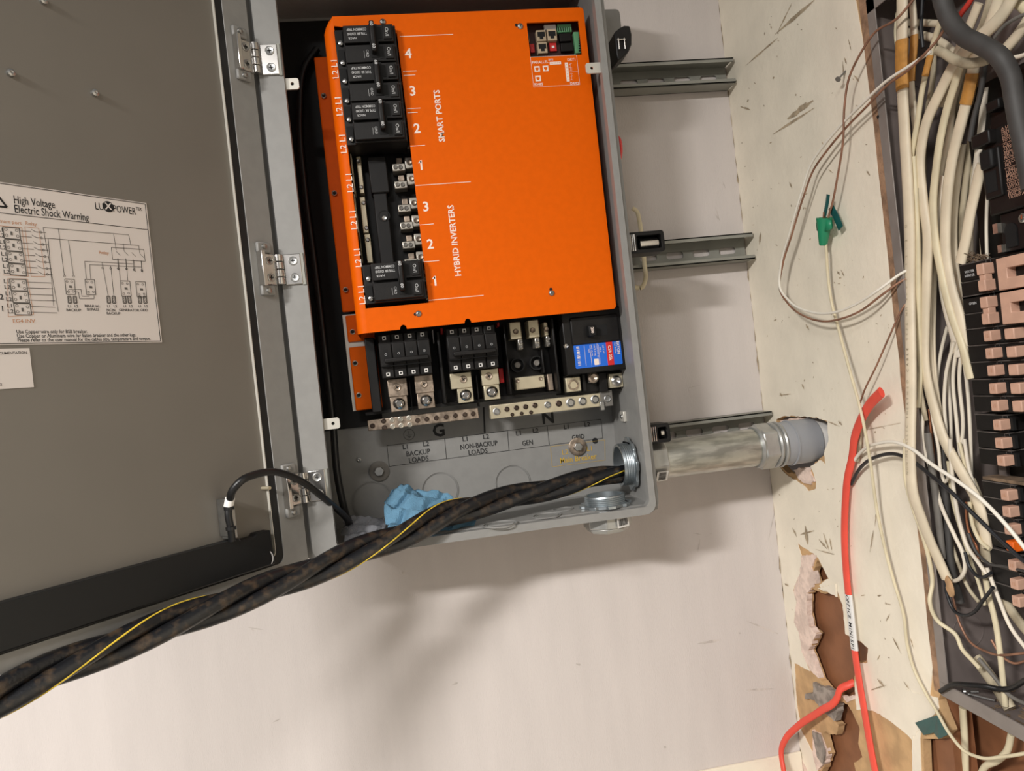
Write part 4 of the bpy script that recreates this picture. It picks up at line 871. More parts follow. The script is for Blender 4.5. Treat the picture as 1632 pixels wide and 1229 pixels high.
# conduit from enclosure to the hole in the right wall
cr = thing('steel_conduit', 'galvanised steel conduit with couplings running into the wall hole', 'conduit', (.56, NY, NZ-.035))
hubp = part(MB().cyl((.551, NY, NZ), (.588, NY, NZ), .0395, 8, phase=.2), 'hub', 'fitting', cr, world=True, bevel=.002)
part(MB().cyl((.588, NY, NZ), (.765, NY, NZ), .0330, 40), 'pipe', 'galv', cr, world=True)
part(MB().lathe((.757, NY, NZ), (1,0,0), [(0,.033),(0,.036),(.004,.0375),(.008,.036)], 40), 'collar', 'fitting', cr, world=True)
part(MB().cyl((.762, NY, NZ), (.790, NY, NZ), .0410, 6, phase=.35), 'hex_nut', 'fitting', cr, world=True, bevel=.003)
part(MB().lathe((.789, NY, NZ), (1,0,0), [(0,.030),(0,.039),(.003,.0405),(.006,.039),(.0065,.036),(.009,.036),(.0095,.0395),(.012,.041),(.015,.0395),(.016,.034)], 40), 'lock_rings', 'fitting', cr, world=True)
part(MB().lathe((.803, NY, NZ), (1,0,0), [(0,.030),(0,.0375),(.018,.0385),(.0185,.0405),(.021,.0405),(.0215,.039),(.065,.039),(.067,.037),(.067,.030)], 48), 'pvc_adapter', 'pvc', cr, world=True)
part(MB().lathe((.866, NY, NZ), (1,0,0), [(0,.030),(0,.036),(.05,.036)], 40), 'pvc_pipe', 'white_sleeve', cr, world=True)
nrm = Vector((0, -.80, -.60)); upv = Vector((0, -.60, .80)); sc = Vector((.574, NY, NZ)) + nrm*.0402
part(MB().add([sc-Vector((.010,0,0))-upv*.011, sc+Vector((.010,0,0))-upv*.011, sc+Vector((.010,0,0))+upv*.011, sc-Vector((.010,0,0))+upv*.011], [(0,1,2,3)]), 'barcode_label', 'white_sleeve', cr, world=True, smooth=None)
part(barcode(MB(), sc+nrm*.0004, upv, (1,0,0), .018, .013), 'barcode', 'black_print', cr, world=True, smooth=None)
# service cable: three twisted conductors
path = [(1085,738,-.148),(1040,744,-.148),(1010,750,-.150),(960,758,-.160),(880,778,-.175),(800,796,-.195),(720,818,-.225),(640,853,-.262),(560,884,-.295),(470,921,-.335),(370,958,-.385),(270,996,-.43),(150,1042,-.485),(40,1090,-.53),(-60,1138,-.57),(-200,1205,-.62)]
ctr = [B(*q) for q in path]; ctr[0] = Vector((.60, NY, NZ-.005)); ctr[1] = Vector((.56, NY, NZ-.006)); cs = spline(ctr, 16)
sc_ = thing('service_cable', 'twisted bundle of thick black conductors with yellow stripe leaving the enclosure', 'cable', cs[60])
s_ = 0; hel = [[], [], []]; strp = []; last = cs[0]
for i, p in enumerate(cs):
    s_ += (p-last).length; last = p; t = (cs[min(i+1, len(cs)-1)]-cs[max(i-1, 0)]).normalized(); u = t.cross(Vector((0,0,1))).normalized(); w = u.cross(t)
    ph = s_*2*pi/.40 + 1.03; f = min(1.0, .55+s_*1.2)
    for k in range(3):
        a = ph+k*2*pi/3; d = u*cos(a)+w*sin(a); hel[k].append(p+d*(.0112*f))
    a = ph+.55; d = u*cos(a)+w*sin(a); a0_ = ph; d0 = u*cos(a0_)+w*sin(a0_); strp.append(p+d0*(.0112*f)+d*(.0102*(.75+.25*f)))
fr = [min(1, .75+.25*min(1.0, i/60)) for i in range(len(cs))]
for k in range(3):
    cdr = part(MB().tube(hel[k], [.0102*f for f in fr], None, (0,0,1), 14), 'conductor', 'cable_black', sc_, world=True, smooth=60)
    if k == 0: part(MB().tube(strp, .0010, None, (0,0,1), 6), 'yellow_stripe', 'yellow_line', cdr, world=True, smooth=60)
# crumpled shop towel and plastic film on the enclosure floor
def crumple(ctrl, nu, nv, amp, freq, seed):
    rows = len(ctrl); colsn = len(ctrl[0]); grid = []
    for r in ctrl: grid.append(spline([B(*q) for q in r], max(2, nu//(colsn-1))))
    m = len(grid[0]); cols_ = [spline([grid[r][i] for r in range(rows)], max(2, nv//(rows-1))) for i in range(m)]; k = len(cols_[0]); mb = MB(); vs = []
    for i in range(m):
        for j in range(k):
            p = cols_[i][j]; q = p*freq+Vector((seed, seed*2, 0)); nz = noise.noise(q*.6); tri = lambda x: abs((x % 1)*2-1)
            u_, v_ = i/(m-1), j/(k-1)
            h1 = tri(u_*2.3+v_*1.1+nz*.45+seed)-.5; h2 = tri(u_*1.2-v_*2.6+nz*.5+seed*.7)-.5; h3 = tri(u_*4.7+v_*3.9+noise.noise(q*1.3)*.6)-.5
            vs.append(p + Vector((h2*amp*.9+noise.noise(q)*amp*.5, -(h1*1.6+h3*.5)*amp, (h2*1.2+h3*.4)*amp)))
    mb.add(vs, [(i*k+j, (i+1)*k+j, (i+1)*k+j+1, i*k+j+1) for i in range(m-1) for j in range(k-1)]); return mb
tw = [[(622,786,-.10),(648,770,-.10),(672,782,-.10),(712,791,-.11)],[(611,806,-.13),(650,800,-.14),(690,800,-.13),(735,812,-.14)],[(618,832,-.17),(655,825,-.18),(705,822,-.18),(757,824,-.18)],[(612,868,-.215),(655,866,-.215),(710,856,-.21),(754,842,-.20)]]
o = solo(crumple(tw, 42, 42, .010, 30, 7.3), 'paper_towel', 'towel', 'crumpled blue paper towel on the enclosure floor under the thick cable', 'towel', smooth=22)
m_ = o.modifiers.new('thickness', 'SOLIDIFY'); m_.thickness = .0009
tw = [[(548,826,-.12),(575,822,-.10),(600,824,-.10),(618,830,-.11)],[(546,845,-.16),(572,838,-.15),(598,838,-.15),(616,842,-.15)],[(548,868,-.20),(575,862,-.20),(600,858,-.20),(620,856,-.20)]]
o = solo(crumple(tw, 24, 24, .006, 45, 4), 'plastic_film', 'film', 'crumpled clear plastic film in the lower left corner of the enclosure', 'plastic', smooth=50)
m_ = o.modifiers.new('thickness', 'SOLIDIFY'); m_.thickness = .0004
# black cords
pts = [B(505, 78, -.07), B(487, 105, -.075), B(478, 180, -.075), B(486, 300, -.075), B(503, 430, -.075), B(518, 560, -.075), B(531, 680, -.08), B(538, 760, -.09), B(549, 812, -.11), B(556, 834, -.13)]
solo(MB().tube(spline(pts, 10), .0062, None, (0,1,0), 12), 'power_cord', 'cord_black', 'long black cord running up the dark left side inside the enclosure', 'cord', smooth=60)
dw = thing('door_harness', 'black wire harness bridging from the door bracket into the enclosure', 'wire harness', DM @ Dl(366, 800, -.012))
a = DM @ Dl(366, 800, -.018); up = [a, DM @ Dl(370, 783, -.03)] + [B(385, 766, -.36), B(405, 757, -.345), B(432, 752, -.325), B(458, 757, -.30), B(485, 770, -.275), B(515, 793, -.245), B(540, 814, -.20), B(556, 832, -.15), B(562, 846, -.12)]
part(MB().tube(spline(up, 10), .0052, None, (0,1,0), 12), 'cord', 'cord_black', dw, world=True, smooth=60)
b = DM @ Dl(364, 808, -.018); part(MB().cyl(DM @ Dl(367, 793, -.020), b, .0064, 16), 'sleeve', 'white_sleeve', dw, world=True)
c = [b, DM @ Dl(364, 822, -.018), DM @ Dl(367, 838, -.018), DM @ Dl(370, 862, -.014)]
part(MB().tube(spline(c, 8), .0050, .0044, (0,1,0), 10), 'harness_tail', 'cord_black', dw, world=True, smooth=60)
for k, (px, py) in enumerate(((365,810),(368,842))):
    q = DM @ Dl(px, py, -.018); r1 = DM @ Dl(px+7, py, -.018); part(MB().cyl(q+Vector((0,0,-.0022)), q+Vector((0,0,.0022)), .0068, 14), 'cable_tie', 'cord_black', dw, world=True)
    part(MB().bar(q, r1, .004, .004), 'tie_head', 'cord_black', dw, world=True)
# beige wire loop on the wall behind the middle latch
pts = [B(1008, 332, -.05), B(1014, 336, -.05), B(1019, 352, -.05), B(1023, 380, -.05), B(1027, 420, -.05), B(1028, 448, -.05), B(1023, 458, -.05), B(1010, 458, -.05)]
solo(MB().tube(spline(pts, 8), .0026, .0042, (1,0,0), 8), 'bell_wire', 'nm_cream', 'thin cream wire looping out beside the middle latch', 'wire', smooth=60)

# ================================================================== old breaker panel in the right wall
pan = thing('breaker_panel', 'old grey recessed breaker panel box with its cover removed', 'breaker panel', (XR+.09, PY0, PZ0))
part(MB().box(XR+.088, XR+.092, PY1, PY0, PZ0, PZ1), 'back_pan', 'panel_steel', pan, world=True)
part(MB().box(XR+.0, XR+.09, PY0-.003, PY0-.0005, PZ0, PZ1), 'far_side', 'panel_steel', pan, world=True)
part(MB().box(XR+.0, XR+.09, PY1, PY0, PZ1-.003, PZ1), 'top_side', 'panel_steel', pan, world=True)
part(MB().box(XR+.0, XR+.09, PY1, PY0, PZ0, PZ0+.003), 'bottom_side', 'panel_steel', pan, world=True)
part(MB().box(XR-.001, XR+.0008, PY0-.0175, PY0-.0005, PZ0, PZ1), 'far_lip', 'panel_lip', pan, world=True, bevel=.0005)
part(MB().box(XR-.002, XR+.0008, PY1, PY0-.002, PZ0-.003, PZ0+.017), 'bottom_lip', 'panel_lip', pan, world=True, bevel=.0008)
part(MB().box(XR-.001, XR+.0008, PY1, PY0-.0005, PZ1-.02, PZ1), 'top_lip', 'panel_lip', pan, world=True, bevel=.0005)
part(MB().box(XR+.0002, XR+.004, PY1, PY0+.015, PZ1-.002, PZ1+.012), 'cut_edge', 'edge_brown', wr, world=True)
for px, py, dx in ((1399,186,-.0015),):
    c = Rw(px, py, dx); part(MB().disc(c, (-1,0,0), .0025), 'screw_hole', 'recess', pan, world=True)
for z in (.33, -.42):
    part(ring(MB(), (XR+.05, PY0-.0032, z), (0,-1,0), .024, .0012, .0008), 'knockout', 'panel_steel', pan, world=True)
part(MB().box(XR+.045, XR+.088, -.72, -.535, -.345, .30), 'bus_base', 'bay_black', pan, world=True, bevel=.002)
part(MB().box(XR+.040, XR+.060, -.545, -.533, -.345, .08), 'side_rail', 'panel_steel', pan, world=True)
# debris on the panel floor
rg = random.Random(11); mb = MB()
for k in range(70):
    c = Vector((XR+rg.uniform(.01,.08), rg.uniform(-.70,-.46), PZ0+.0035)); s = rg.uniform(.001,.004); mb.box(c.x-s, c.x+s, c.y-s*rg.uniform(.5,2), c.y+s, c.z, c.z+s*.7)
part(mb, 'debris', 'dust', pan, world=True, kind='stuff')
for k, (px, py, q) in enumerate(((1545,1106,(1586,1116)),(1538,1103,(1560,1112)))):
    a, b = Rw(px, py, .02), Rw(*q, .035); a.z = b.z = PZ0+.0065
    sc2 = solo(MB().cyl(a, b, .0022, 10).lathe(a, (a-b), [(0,.0022),(0,.0048),(.003,.0042),(.0035,0)], 12), 'loose_screw', 'steel', ('longer' if k == 0 else 'shorter')+' loose screw lying on the floor of the old breaker panel', 'screw', 'loose screws in the panel')

# ---- breakers
DXB = .02
y0 = -.527
def bloc(px, py): p = Rw(px, py, DXB); return Vector((XR+DXB, y0, p.z))
LB = abs(Rw(1590, 540, DXB).y - Rw(1541, 540, DXB).y)*1.04
PH = .0213
hx = abs(Rw(1577, 535, DXB-.012).y - y0)
def single(label, loc, toggle='toggle_pink', grp='single-pole breakers in the left column', h=PH):
    t = thing('single_pole_breaker', label, 'circuit breaker', loc, -pi/2, grp)
    part(MB().box(0, LB, 0, .032, -h+.0012, -.0004), 'case', 'breaker_black', t, bevel=.0006)
    part(MB().box(0, LB, -.0006, .03, -.0008, .0004), 'top_edge', 'breaker_edge', t)
    part(MB().box(LB*.86, LB*.86+.0008, -.0004, .004, -h+.0015, -.001), 'seam', 'breaker_edge', t)
    part(MB().box(hx-.0085, hx+.008, -.0004, .004, -h*.86, -h*.14), 'toggle_slot', 'recess', t)
    part(MB().box(hx-.0075, hx+.004, -.014, .004, -h*.80, -h*.20), 'toggle', toggle, t, bevel=.0012)
    part(MB().text('15', .006, (hx-.0018, -.0143, -h*.5), (1,0,0), (0,0,1)), 'rating', 'tan_print', t, smooth=None)
    return t
def double(label, loc, txt):
    t = thing('tied_breaker', label, 'circuit breaker', loc, -pi/2, 'tied breakers in the left column'); h = PH*1.06
    for k in range(2):
        part(MB().box(0, LB, 0, .032, -h*(k+1)+.0012, -h*k-.0004), 'case', 'breaker_black', t, bevel=.0006)
        part(MB().box(0, LB, -.0006, .03, -h*k-.0008, -h*k+.0004), 'top_edge', 'breaker_edge', t)
        part(MB().box(LB*.86, LB*.86+.0008, -.0004, .004, -h*(k+1)+.0015, -h*k-.001), 'seam', 'breaker_edge', t)
        part(MB().box(hx-.0075, hx+.004, -.014, .004, -h*k-h*(.82 if k == 0 else .70), -h*k-h*(.22 if k == 0 else .10)), 'toggle', 'toggle_pink', t, bevel=.0012)
    part(MB().box(hx-.0065, hx+.003, -.012, -.002, -h*1.15, -h*.80), 'tie', 'toggle_pink', t, bevel=.0008)
    mb = MB()
    for i, s in enumerate(txt): mb.text(s, .0046, (.0165, -.0004, -h*.45-.005*i), bold=.01)
    part(mb, 'lettering', 'pale_print', t, smooth=None)
    return t
double('upper tied pair of black breakers with joined pink toggles, just below dusty debris', bloc(1526.5, 424), ('WATER', 'HEATER'))
double('lower tied pair of black breakers with joined pink toggles', bloc(1531.7, 474), ('OVEN',))
rows1 = [(1539,525.6),(1541,552),(1544,578),(1548,605),(1551,631),(1554,660),(1558,687.5),(1560,714)]
names1 = ['first', 'second', 'third', 'fourth', 'fifth', 'sixth', 'seventh', 'eighth']
sp = None
for (a, b), nm in zip(rows1, names1):
    lb_ = nm+' black single-pole breaker below the lower tied pair'
    if sp is None: sp = single(lb_, bloc(a, b))
    else: copy_tree(sp, bloc(a, b), lb_)
rows2 = [(1566.6,766),(1569,791),(1572,818),(1574,843),(1577,872),(1580,900),(1582,926)]
names2 = ['topmost black breaker of the lower section, under a dusty ledge', 'second black breaker of the lower section', 'third black breaker of the lower section, behind the white wire', None, 'black breaker right below the orange toggle', 'second black breaker below the orange toggle', 'lowest black breaker of the lower section with small print']
for (a, b), nm in zip(rows2, names2):
    if nm is None: single('black breaker with a bright orange toggle', bloc(a, b), 'toggle_orange')
    else: copy_tree(sp, bloc(a, b), nm)
c = bloc(1566.6, 766); part(MB().box(XR+DXB+.001, XR+.085, y0-.10, y0, c.z+.0012, c.z+.005), 'dusty_ledge', 'dust', pan, world=True)
# right-hand column: toggles next to the centre line
def right_single(label, loc):
    t = thing('single_pole_breaker', label, 'circuit breaker', loc, -pi/2, 'single-pole breakers in the right column')
    part(MB().box(LB+.001, LB*2.3, 0, .032, -PH+.0012, -.0004), 'case', 'breaker_black', t, bevel=.0006)
    part(MB().box(LB+.001, LB*2.3, -.0006, .03, -.0008, .0004), 'top_edge', 'breaker_edge', t)
    part(MB().box(LB+.024, LB+.038, -.014, .004, -PH*.80, -PH*.20), 'toggle', 'toggle_pink', t, bevel=.0012)
    return t
def right_double(label, loc):
    t = thing('tied_breaker', label, 'circuit breaker', loc, -pi/2, 'tied breakers in the right column'); h = PH*2.12
    part(MB().box(LB+.001, LB*2.3, 0, .032, -h+.0012, -.0004), 'case', 'breaker_black', t, bevel=.0006)
    part(MB().prism([(LB+.021, -.0035), (LB+.067, -.0035), (LB+.067, -h*.36), (LB+.035, -h*.36), (LB+.035, -h*.62), (LB+.067, -h*.62), (LB+.067, -h+.004), (LB+.021, -h+.004)], [], -.012, .003, XZ), 'handle_tie', 'toggle_pink', t, bevel=.001)
    return t
right_double('upper tied breaker with a big pink bracket toggle at the right edge', bloc(1526.5, 424))
right_double('lower tied breaker with a big pink bracket toggle at the right edge', bloc(1531.7, 474))
rs = None
for (a, b), nm in zip(rows1[:5], names1):
    lb_ = nm+' right-column breaker below the pink bracket toggles'
    if rs is None: rs = right_single(lb_, bloc(a, b))
    else: copy_tree(rs, bloc(a, b), lb_)
# ---- main breaker of the old panel
om = thing('main_breaker', 'old black main breaker with pale rating print above the pink toggles', 'circuit breaker', Rw(1568, 348, .02), -pi/2)
O2 = Rw(1568, 348, .02)
def ol(px, py, dy): p = Rw(px, py, .02+dy); return Vector((-(p.y-O2.y), dy, p.z-O2.z))
def obox(mb, a, b, c, d, y0_, y1_): p, q = ol(a, b, y0_), ol(c, d, y0_); return mb.box(p.x, q.x, y0_, y1_, q.z, p.z)
xo0, xo1 = ol(1573, 300, 0).x, .13
z1_, z0_ = ol(1570, 212, 0).z, ol(1580, 345, 0).z
part(MB().box(xo0, xo1, 0, .05, z0_, z1_), 'case', 'breaker_black', om, bevel=.002)
part(MB().box(xo0-.006, xo0+.022, -.010, .02, ol(1570,235,0).z, z1_), 'upper_block', 'breaker_black', om, bevel=.002)
part(MB().box(xo0, xo0+.026, -.004, .02, ol(1580,318,0).z, ol(1575,240,0).z), 'rocker_frame', 'breaker_black', om, bevel=.002)
part(MB().box(xo0+.003, xo0+.022, -.010, .0, ol(1575,272,0).z, ol(1570,240,0).z-.002), 'rocker', 'black_soft', om, bevel=.003)
part(MB().box(xo0+.004, xo0+.020, -.0045, -.003, ol(1580,308,0).z, ol(1575,276,0).z), 'rocker_recess', 'recess', om)
part(MB().box(xo0, xo1, .012, .05, z1_, ol(1570,165,0).z).box(xo0+.01, xo0+.03, .0, .02, ol(1570,182,0).z, ol(1570,165,0).z), 'upper_lug_cover', 'breaker_black', om, bevel=.002)
part(MB().lathe((xo0+.040, .012, ol(1608,177,0).z), (0,-1,0), [(0,.006),(.003,.0055),(.0045,.003),(.0045,0)], 16), 'screw', 'chrome', om)
mb = MB(); tx = ['A UL AIR', 'MOUNTED', 'ON METAL', 'USE CU/AL', 'ENCLOSED', 'TO WIRE', '', 'CIRCUIT', 'TYPE CC', 'CAT. NO', 'AMPERES', '240 V AC', 'MAIN', '', 'CIRCUIT', 'NO.', '', 'UND. LAB.', 'LISTED', 'BREAKER', '2 POLE', 'ISSUE', '', 'LUGS CU', '2/0 AL', '', 'INTERRUPT', 'MAX. AMP', '10,000 AMP']
zt2 = z1_-.004; st_ = (zt2-z0_-.012)/len(tx)
for i, s in enumerate(tx):
    if s: mb.text(s, .0044, (xo0+.030, -.0005, zt2-i*st_), align='LEFT', bold=.0, width=.0030*len(s))
    else: mb.line2((xo0+.029, -.0005, zt2-i*st_), (xo0+.07, -.0005, zt2-i*st_), .0005, (0,1,0))
part(mb, 'rating_print', 'toggle_pink', om, smooth=None)
part(MB().box(xo0+.008, xo1, .006, .05, ol(1590,405,0).z, z0_), 'lower_plate', 'black', om, bevel=.001)
part(MB().lathe((xo0+.022, .0055, ol(1600,375,0).z+.004), (0,-1,0), [(-.003,.009),(.0006,.009),(.0006,.0),], 18).box(xo0+.014, xo0+.030, .0045, .006, ol(1600,396,0).z, ol(1600,375,0).z), 'keyhole', 'recess', om)
part(MB().lathe((xo0+.042, .006, ol(1625,348,0).z), (0,-1,0), [(0,.006),(.003,.0055),(.0045,.003),(.0045,0)], 16), 'screw', 'chrome', om)
part(MB().box(xo0+.002, xo0+.009, .0, .02, ol(1588,372,0).z, ol(1588,356,0).z).box(xo0+.006, xo0+.012, .0, .02, ol(1588,404,0).z, ol(1588,392,0).z), 'contact_tab', 'tin', om)
# dusty clump on the first tied breaker
rg = random.Random(4); mb = MB()
for k in range(90):
    t_ = rg.random(); p = Rw(1530+42*t_+rg.uniform(-3,3), 421-8*t_-rg.uniform(0,13*(1-abs(t_-.4))), .022+rg.uniform(0,.02)); d = Vector((rg.uniform(-1,1), rg.uniform(-1,1), rg.uniform(-1,1)))*.005
    mb.bar(p-d, p+d, .0007, .0007)
solo(mb, 'dust_clump', 'dust', 'brown clump of dusty fibres on top of the upper tied breakers', 'dust', kind='stuff')

# ================================================================== cables and wires on the right
def edge_px(py): return 1374+.1222*py
def path_r(pts, dx, r):
    out = []
    for q in pts:
        px, py = q[0], q[1]; d = q[2] if len(q) > 2 else dx
        lim = (px-edge_px(py)-4)*.00096-r
        if len(q) > 2: out.append(Rw(px, py, d)); continue
        if d > 0 or lim < d: d = min(d, lim) if px > edge_px(py)-45 else min(d, -r-.0005)
        if d < lim and px < edge_px(py)+6: d = min(d, -r-.0015)
        out.append(Rw(px, py, d))
    return out
def cable(name, label, cat, pts, wpx, m, dx=.02, flat=.6, group=None, per=8, n=12):
    r = wpx*.5*.00082/sqrt(.45+.55*flat*flat); sp_ = spline(path_r(pts, dx, r), per)
    return solo(MB().tube(sp_, r, r*flat, (1,0,0), n), name, m, label, cat, group, smooth=60), sp_, r
G1 = 'sheathed cables inside the breaker panel'
o, s1, r1 = cable('sheathed_cable', 'widest cream sheathed cable with printed text down the left of the panel', 'cable', [(1438,-20),(1438,39),(1437,104),(1439,156),(1443,234),(1447,300),(1450,380),(1450,466),(1451,521),(1452,577),(1452,640),(1451,690),(1451,735),(1455,785),(1468,825),(1482,862),(1496,893),(1509,923)], 18, 'nm_white', .006, .5, G1)
txp = MB(); msg = 'NON-METALLIC SHEATHED CABLE TYPE NM 600V 12-2 G'
for i, ch in enumerate(reversed(msg)):
    if ch == ' ': continue
    k = 46+i*1.15; a = s1[int(k)]; b_ = s1[int(k)+1]; p = a.lerp(b_, k-int(k)); t_ = (a-b_).normalized(); txp.text(ch, .0062, p+Vector((-r1*.5-.0006, 0, 0)), t_, (0,1,0))
part(txp, 'printed_text', 'nm_dirty', o, world=True, smooth=None)
e0 = s1[-1]; part(MB().tube(spline([e0, Rw(1513, 934, -.004), Rw(1517, 950, -.002)], 6), [.007,.0075,.008,.008,.008,.0078,.0076,.0075,.0072,.007,.0065,.005,.003], .003, (1,0,0), 10), 'paper_wrap', 'paper_brown', o, world=True)
part(MB().tube([s1[3+8], s1[7+8], s1[10+8], s1[14+8]], r1*1.12, r1*.62, (1,0,0), 12), 'tape_band', 'masking_tape', o, world=True)
o, s2, r2 = cable('sheathed_cable', 'sheathed cable with a tan tape band, second from the panel edge at the top', 'cable', [(1452,-20),(1456,30),(1457,65),(1452,130),(1457,182),(1462,230),(1464,280),(1467,340),(1469,420),(1468,500),(1464,560)], 11, 'nm_white', .03, .6, G1)
part(MB().tube(s2[14:25], r2*1.15, r2*.75, (1,0,0), 12), 'tape_band', 'masking_tape', o, world=True)
cable('sheathed_cable', 'long sheathed cable curving from the top, then slanting down to the lower breakers', 'cable', [(1625,-25),(1600,20),(1555,66),(1524,99),(1498,148),(1477,195),(1467,247),(1471,320),(1478,370),(1477,438),(1474,521),(1475,590),(1489,652),(1506,704),(1524,738),(1542,769),(1560,805),(1568,840),(1573,873)], 16, 'nm_white', .018, .55, G1)
o, s4, r4 = cable('sheathed_cable', 'sheathed cable with a wide wrinkled tan tape band near the top', 'cable', [(1598,-20),(1578,39),(1555,86),(1550,117),(1542,156),(1532,195),(1519,247),(1510,310),(1507,360),(1508,411),(1518,466),(1530,507),(1537,549),(1541,580)], 16, 'nm_white', .024, .55, G1)
part(MB().tube(s4[24:35], r4*1.12, r4*.68, (1,0,0), 12), 'tape_band', 'masking_tape', o, world=True)
cable('sheathed_cable', 'greenish stained cable that bends right beside the pink toggles', 'cable', [(1532,100),(1520,140),(1512,165),(1499,221),(1492,270),(1488,310),(1491,383),(1501,438),(1518,507),(1533,549),(1547,604)], 12, 'nm_cream', .020, .6, G1)
cable('sheathed_cable', 'short wide sheathed cable ending on top of the upper tied breakers', 'cable', [(1566,262),(1563,270),(1557,294),(1547,338),(1540,379),(1531,419)], 15, 'nm_white', .022, .55, G1)
o, s5, r5 = cable('sheathed_cable', 'thin cable with narrow tan tape crossing to the left near the top', 'cable', [(1510,-10),(1504,20),(1493,52),(1480,99),(1470,143),(1462,195),(1453,247),(1449,320),(1455,400),(1458,470)], 9, 'nm_cream', .014, .7, G1)
part(MB().tube(s5[22:29], r5*1.2, r5*.85, (1,0,0), 12), 'tape_band', 'masking_tape', o, world=True)
cable('sheathed_cable', 'pinkish sheathed cable in the middle of the bundle', 'cable', [(1540,90),(1528,130),(1520,160),(1512,220),(1500,270),(1494,330),(1490,400),(1487,480),(1486,540),(1488,590),(1494,640),(1503,690)], 11, 'nm_white', .040, .6, G1)
cable('sheathed_cable', 'narrow sheathed cable running straight down behind the bundle', 'cable', [(1463,300),(1462,400),(1461,480),(1463,560),(1466,620),(1475,670)], 9, 'nm_dirty', .015, .7, G1)
G2 = 'thin white wires beside the breakers'
for k, pts in enumerate(([(1521,545),(1509,590),(1505,640),(1508,690)],[(1528,540),(1519,600),(1524,665),(1529,717),(1534,760)],[(1532,560),(1529,600),(1535,678),(1533,725),(1540,756),(1556,800)],[(1536,570),(1541,610),(1546,678),(1548,756)],[(1518,545),(1512,600),(1515,660),(1516,730)],[(1510,520),(1500,560),(1494,600),(1492,640)],[(1512,400),(1524,470),(1530,530),(1538,580)])):
    cable('white_wire', 'thin white wire among the strands left of the black breakers', 'wire', pts, 6, 'nm_pale', .030+.003*k, 1.0, G2, n=8)
cable('white_wire', 'pale wire making a U-shaped loop to the torn brown paper wrap', 'wire', [(1471,650),(1471,709),(1488,761),(1501,808),(1522,855),(1535,884),(1538,906),(1531,921),(1515,925),(1509,921)], 6.5, 'nm_pale', .012, 1.0, n=10)
cable('white_wire', 'pale wire curving down right to the lowest breakers', 'wire', [(1514,700),(1517,750),(1522,795),(1532,842),(1543,873),(1561,899),(1575,920)], 6.5, 'nm_pale', .016, 1.0, n=10)
cable('white_wire', 'pale wire with a hooked lower end next to the bare copper', 'wire', [(1483,640),(1487,670),(1496,717),(1500,752),(1506,768),(1512,760)], 5.5, 'nm_pale', .016, 1.0, n=10)
cable('white_wire', 'cream wire feeding the lower section beside the black conductor', 'wire', [(1545,800),(1553,845),(1562,862),(1578,876)], 6, 'nm_cream', .012, 1.0, n=10)
cable('copper_wire', 'bare copper wire twisting down behind the white wires', 'wire', [(1480,652),(1484,690),(1487,715),(1490,745),(1492,770)], 4, 'copper', .02, 1.0, n=8)
cable('copper_wire', 'brown copper strand among the cables left of the lower section', 'wire', [(1540,800),(1541,830),(1546,852),(1556,870),(1560,890)], 4, 'copper', .02, 1.0, n=8)
cable('grey_cable', 'dark grey cable standing in the shadow inside the panel', 'cable', [(1500,700),(1504,760),(1510,840),(1515,900),(1530,960)], 14, 'rubber_grey', .055, .8)
cable('grey_cable', 'brownish cable deep in the panel left of the U-shaped loop', 'cable', [(1478,690),(1487,760),(1496,830),(1502,890)], 12, 'nm_grey', .03, .8)
cable('white_wire', 'cream wire hugging the panel edge and kinking toward the stripped sheath', 'wire', [(1443,700),(1443,760),(1456,812),(1470,852),(1481,893),(1486,929),(1482,959),(1494,989),(1524,1013),(1533,1034),(1551,1054),(1562,1066)], 7, 'nm_cream', .004, 1.0, n=10)
cable('sheathed_cable', 'dirty cut sheath leaning in the lower part of the panel', 'cable', [(1556,1050),(1574,1074),(1592,1100),(1610,1130)], 20, 'nm_dirty', .03, .6, G1)
cable('sheathed_cable', 'dirty cream cable standing upright in the lower part of the panel', 'cable', [(1568,905),(1576,950),(1585,985),(1593,1034),(1598,1080),(1602,1125)], 9, 'nm_cream', .022, .8, G1)
cable('white_wire', 'white wire slanting to the lower right corner of the panel', 'wire', [(1573,905),(1592,955),(1611,1000),(1640,1040)], 6, 'nm_pale', .016, 1.0, n=10)
cable('sheathed_cable', 'stained cable leaving the panel at the right edge below the breakers', 'cable', [(1592,945),(1606,965),(1624,990),(1645,1015)], 14, 'nm_dirty', .03, .6, G1)
cable('black_wire', 'black wire hanging in a loop under the brown paper wrap', 'wire', [(1506,925),(1509,947),(1522,975),(1538,981),(1552,976),(1567,957),(1583,936)], 5.5, 'wire_black', .004, 1.0, n=10)
cable('black_wire', 'short black hooked wire end left of the lowest breakers', 'wire', [(1538,880),(1546,905),(1556,917),(1566,920),(1580,913)], 5.5, 'wire_black', .010, 1.0, n=10)
cable('black_wire', 'black wire entering the breaker below the orange toggle', 'wire', [(1543,850),(1556,880),(1575,898),(1600,903),(1640,912)], 4.5, 'rubber_grey', .008, 1.0, n=10)
cable('ground_wire', 'dull brown wire running across the bottom of the panel', 'wire', [(1518,950),(1530,995),(1545,1022),(1575,1040),(1640,1041)], 4, 'wire_brown', .02, 1.0, n=8)
cable('ground_wire', 'second dull brown wire at the lower right inside the panel', 'wire', [(1580,1020),(1596,1045),(1612,1056),(1640,1052)], 4, 'wire_brown', .025, 1.0, n=8)
cable('black_cable', 'black cable lying over the bottom lip of the panel', 'cable', [(1499,1102,-.008),(1521,1091,-.008),(1545,1092,-.004),(1570,1094,.004),(1590,1098),(1640,1082)], 8, 'cord_black', .012, .9)
cable('grey_cable', 'grey cable end leaning against the dirty sheath', 'cable', [(1560,1050),(1585,1080),(1605,1105),(1640,1125)], 6, 'nm_grey', .02, .9)
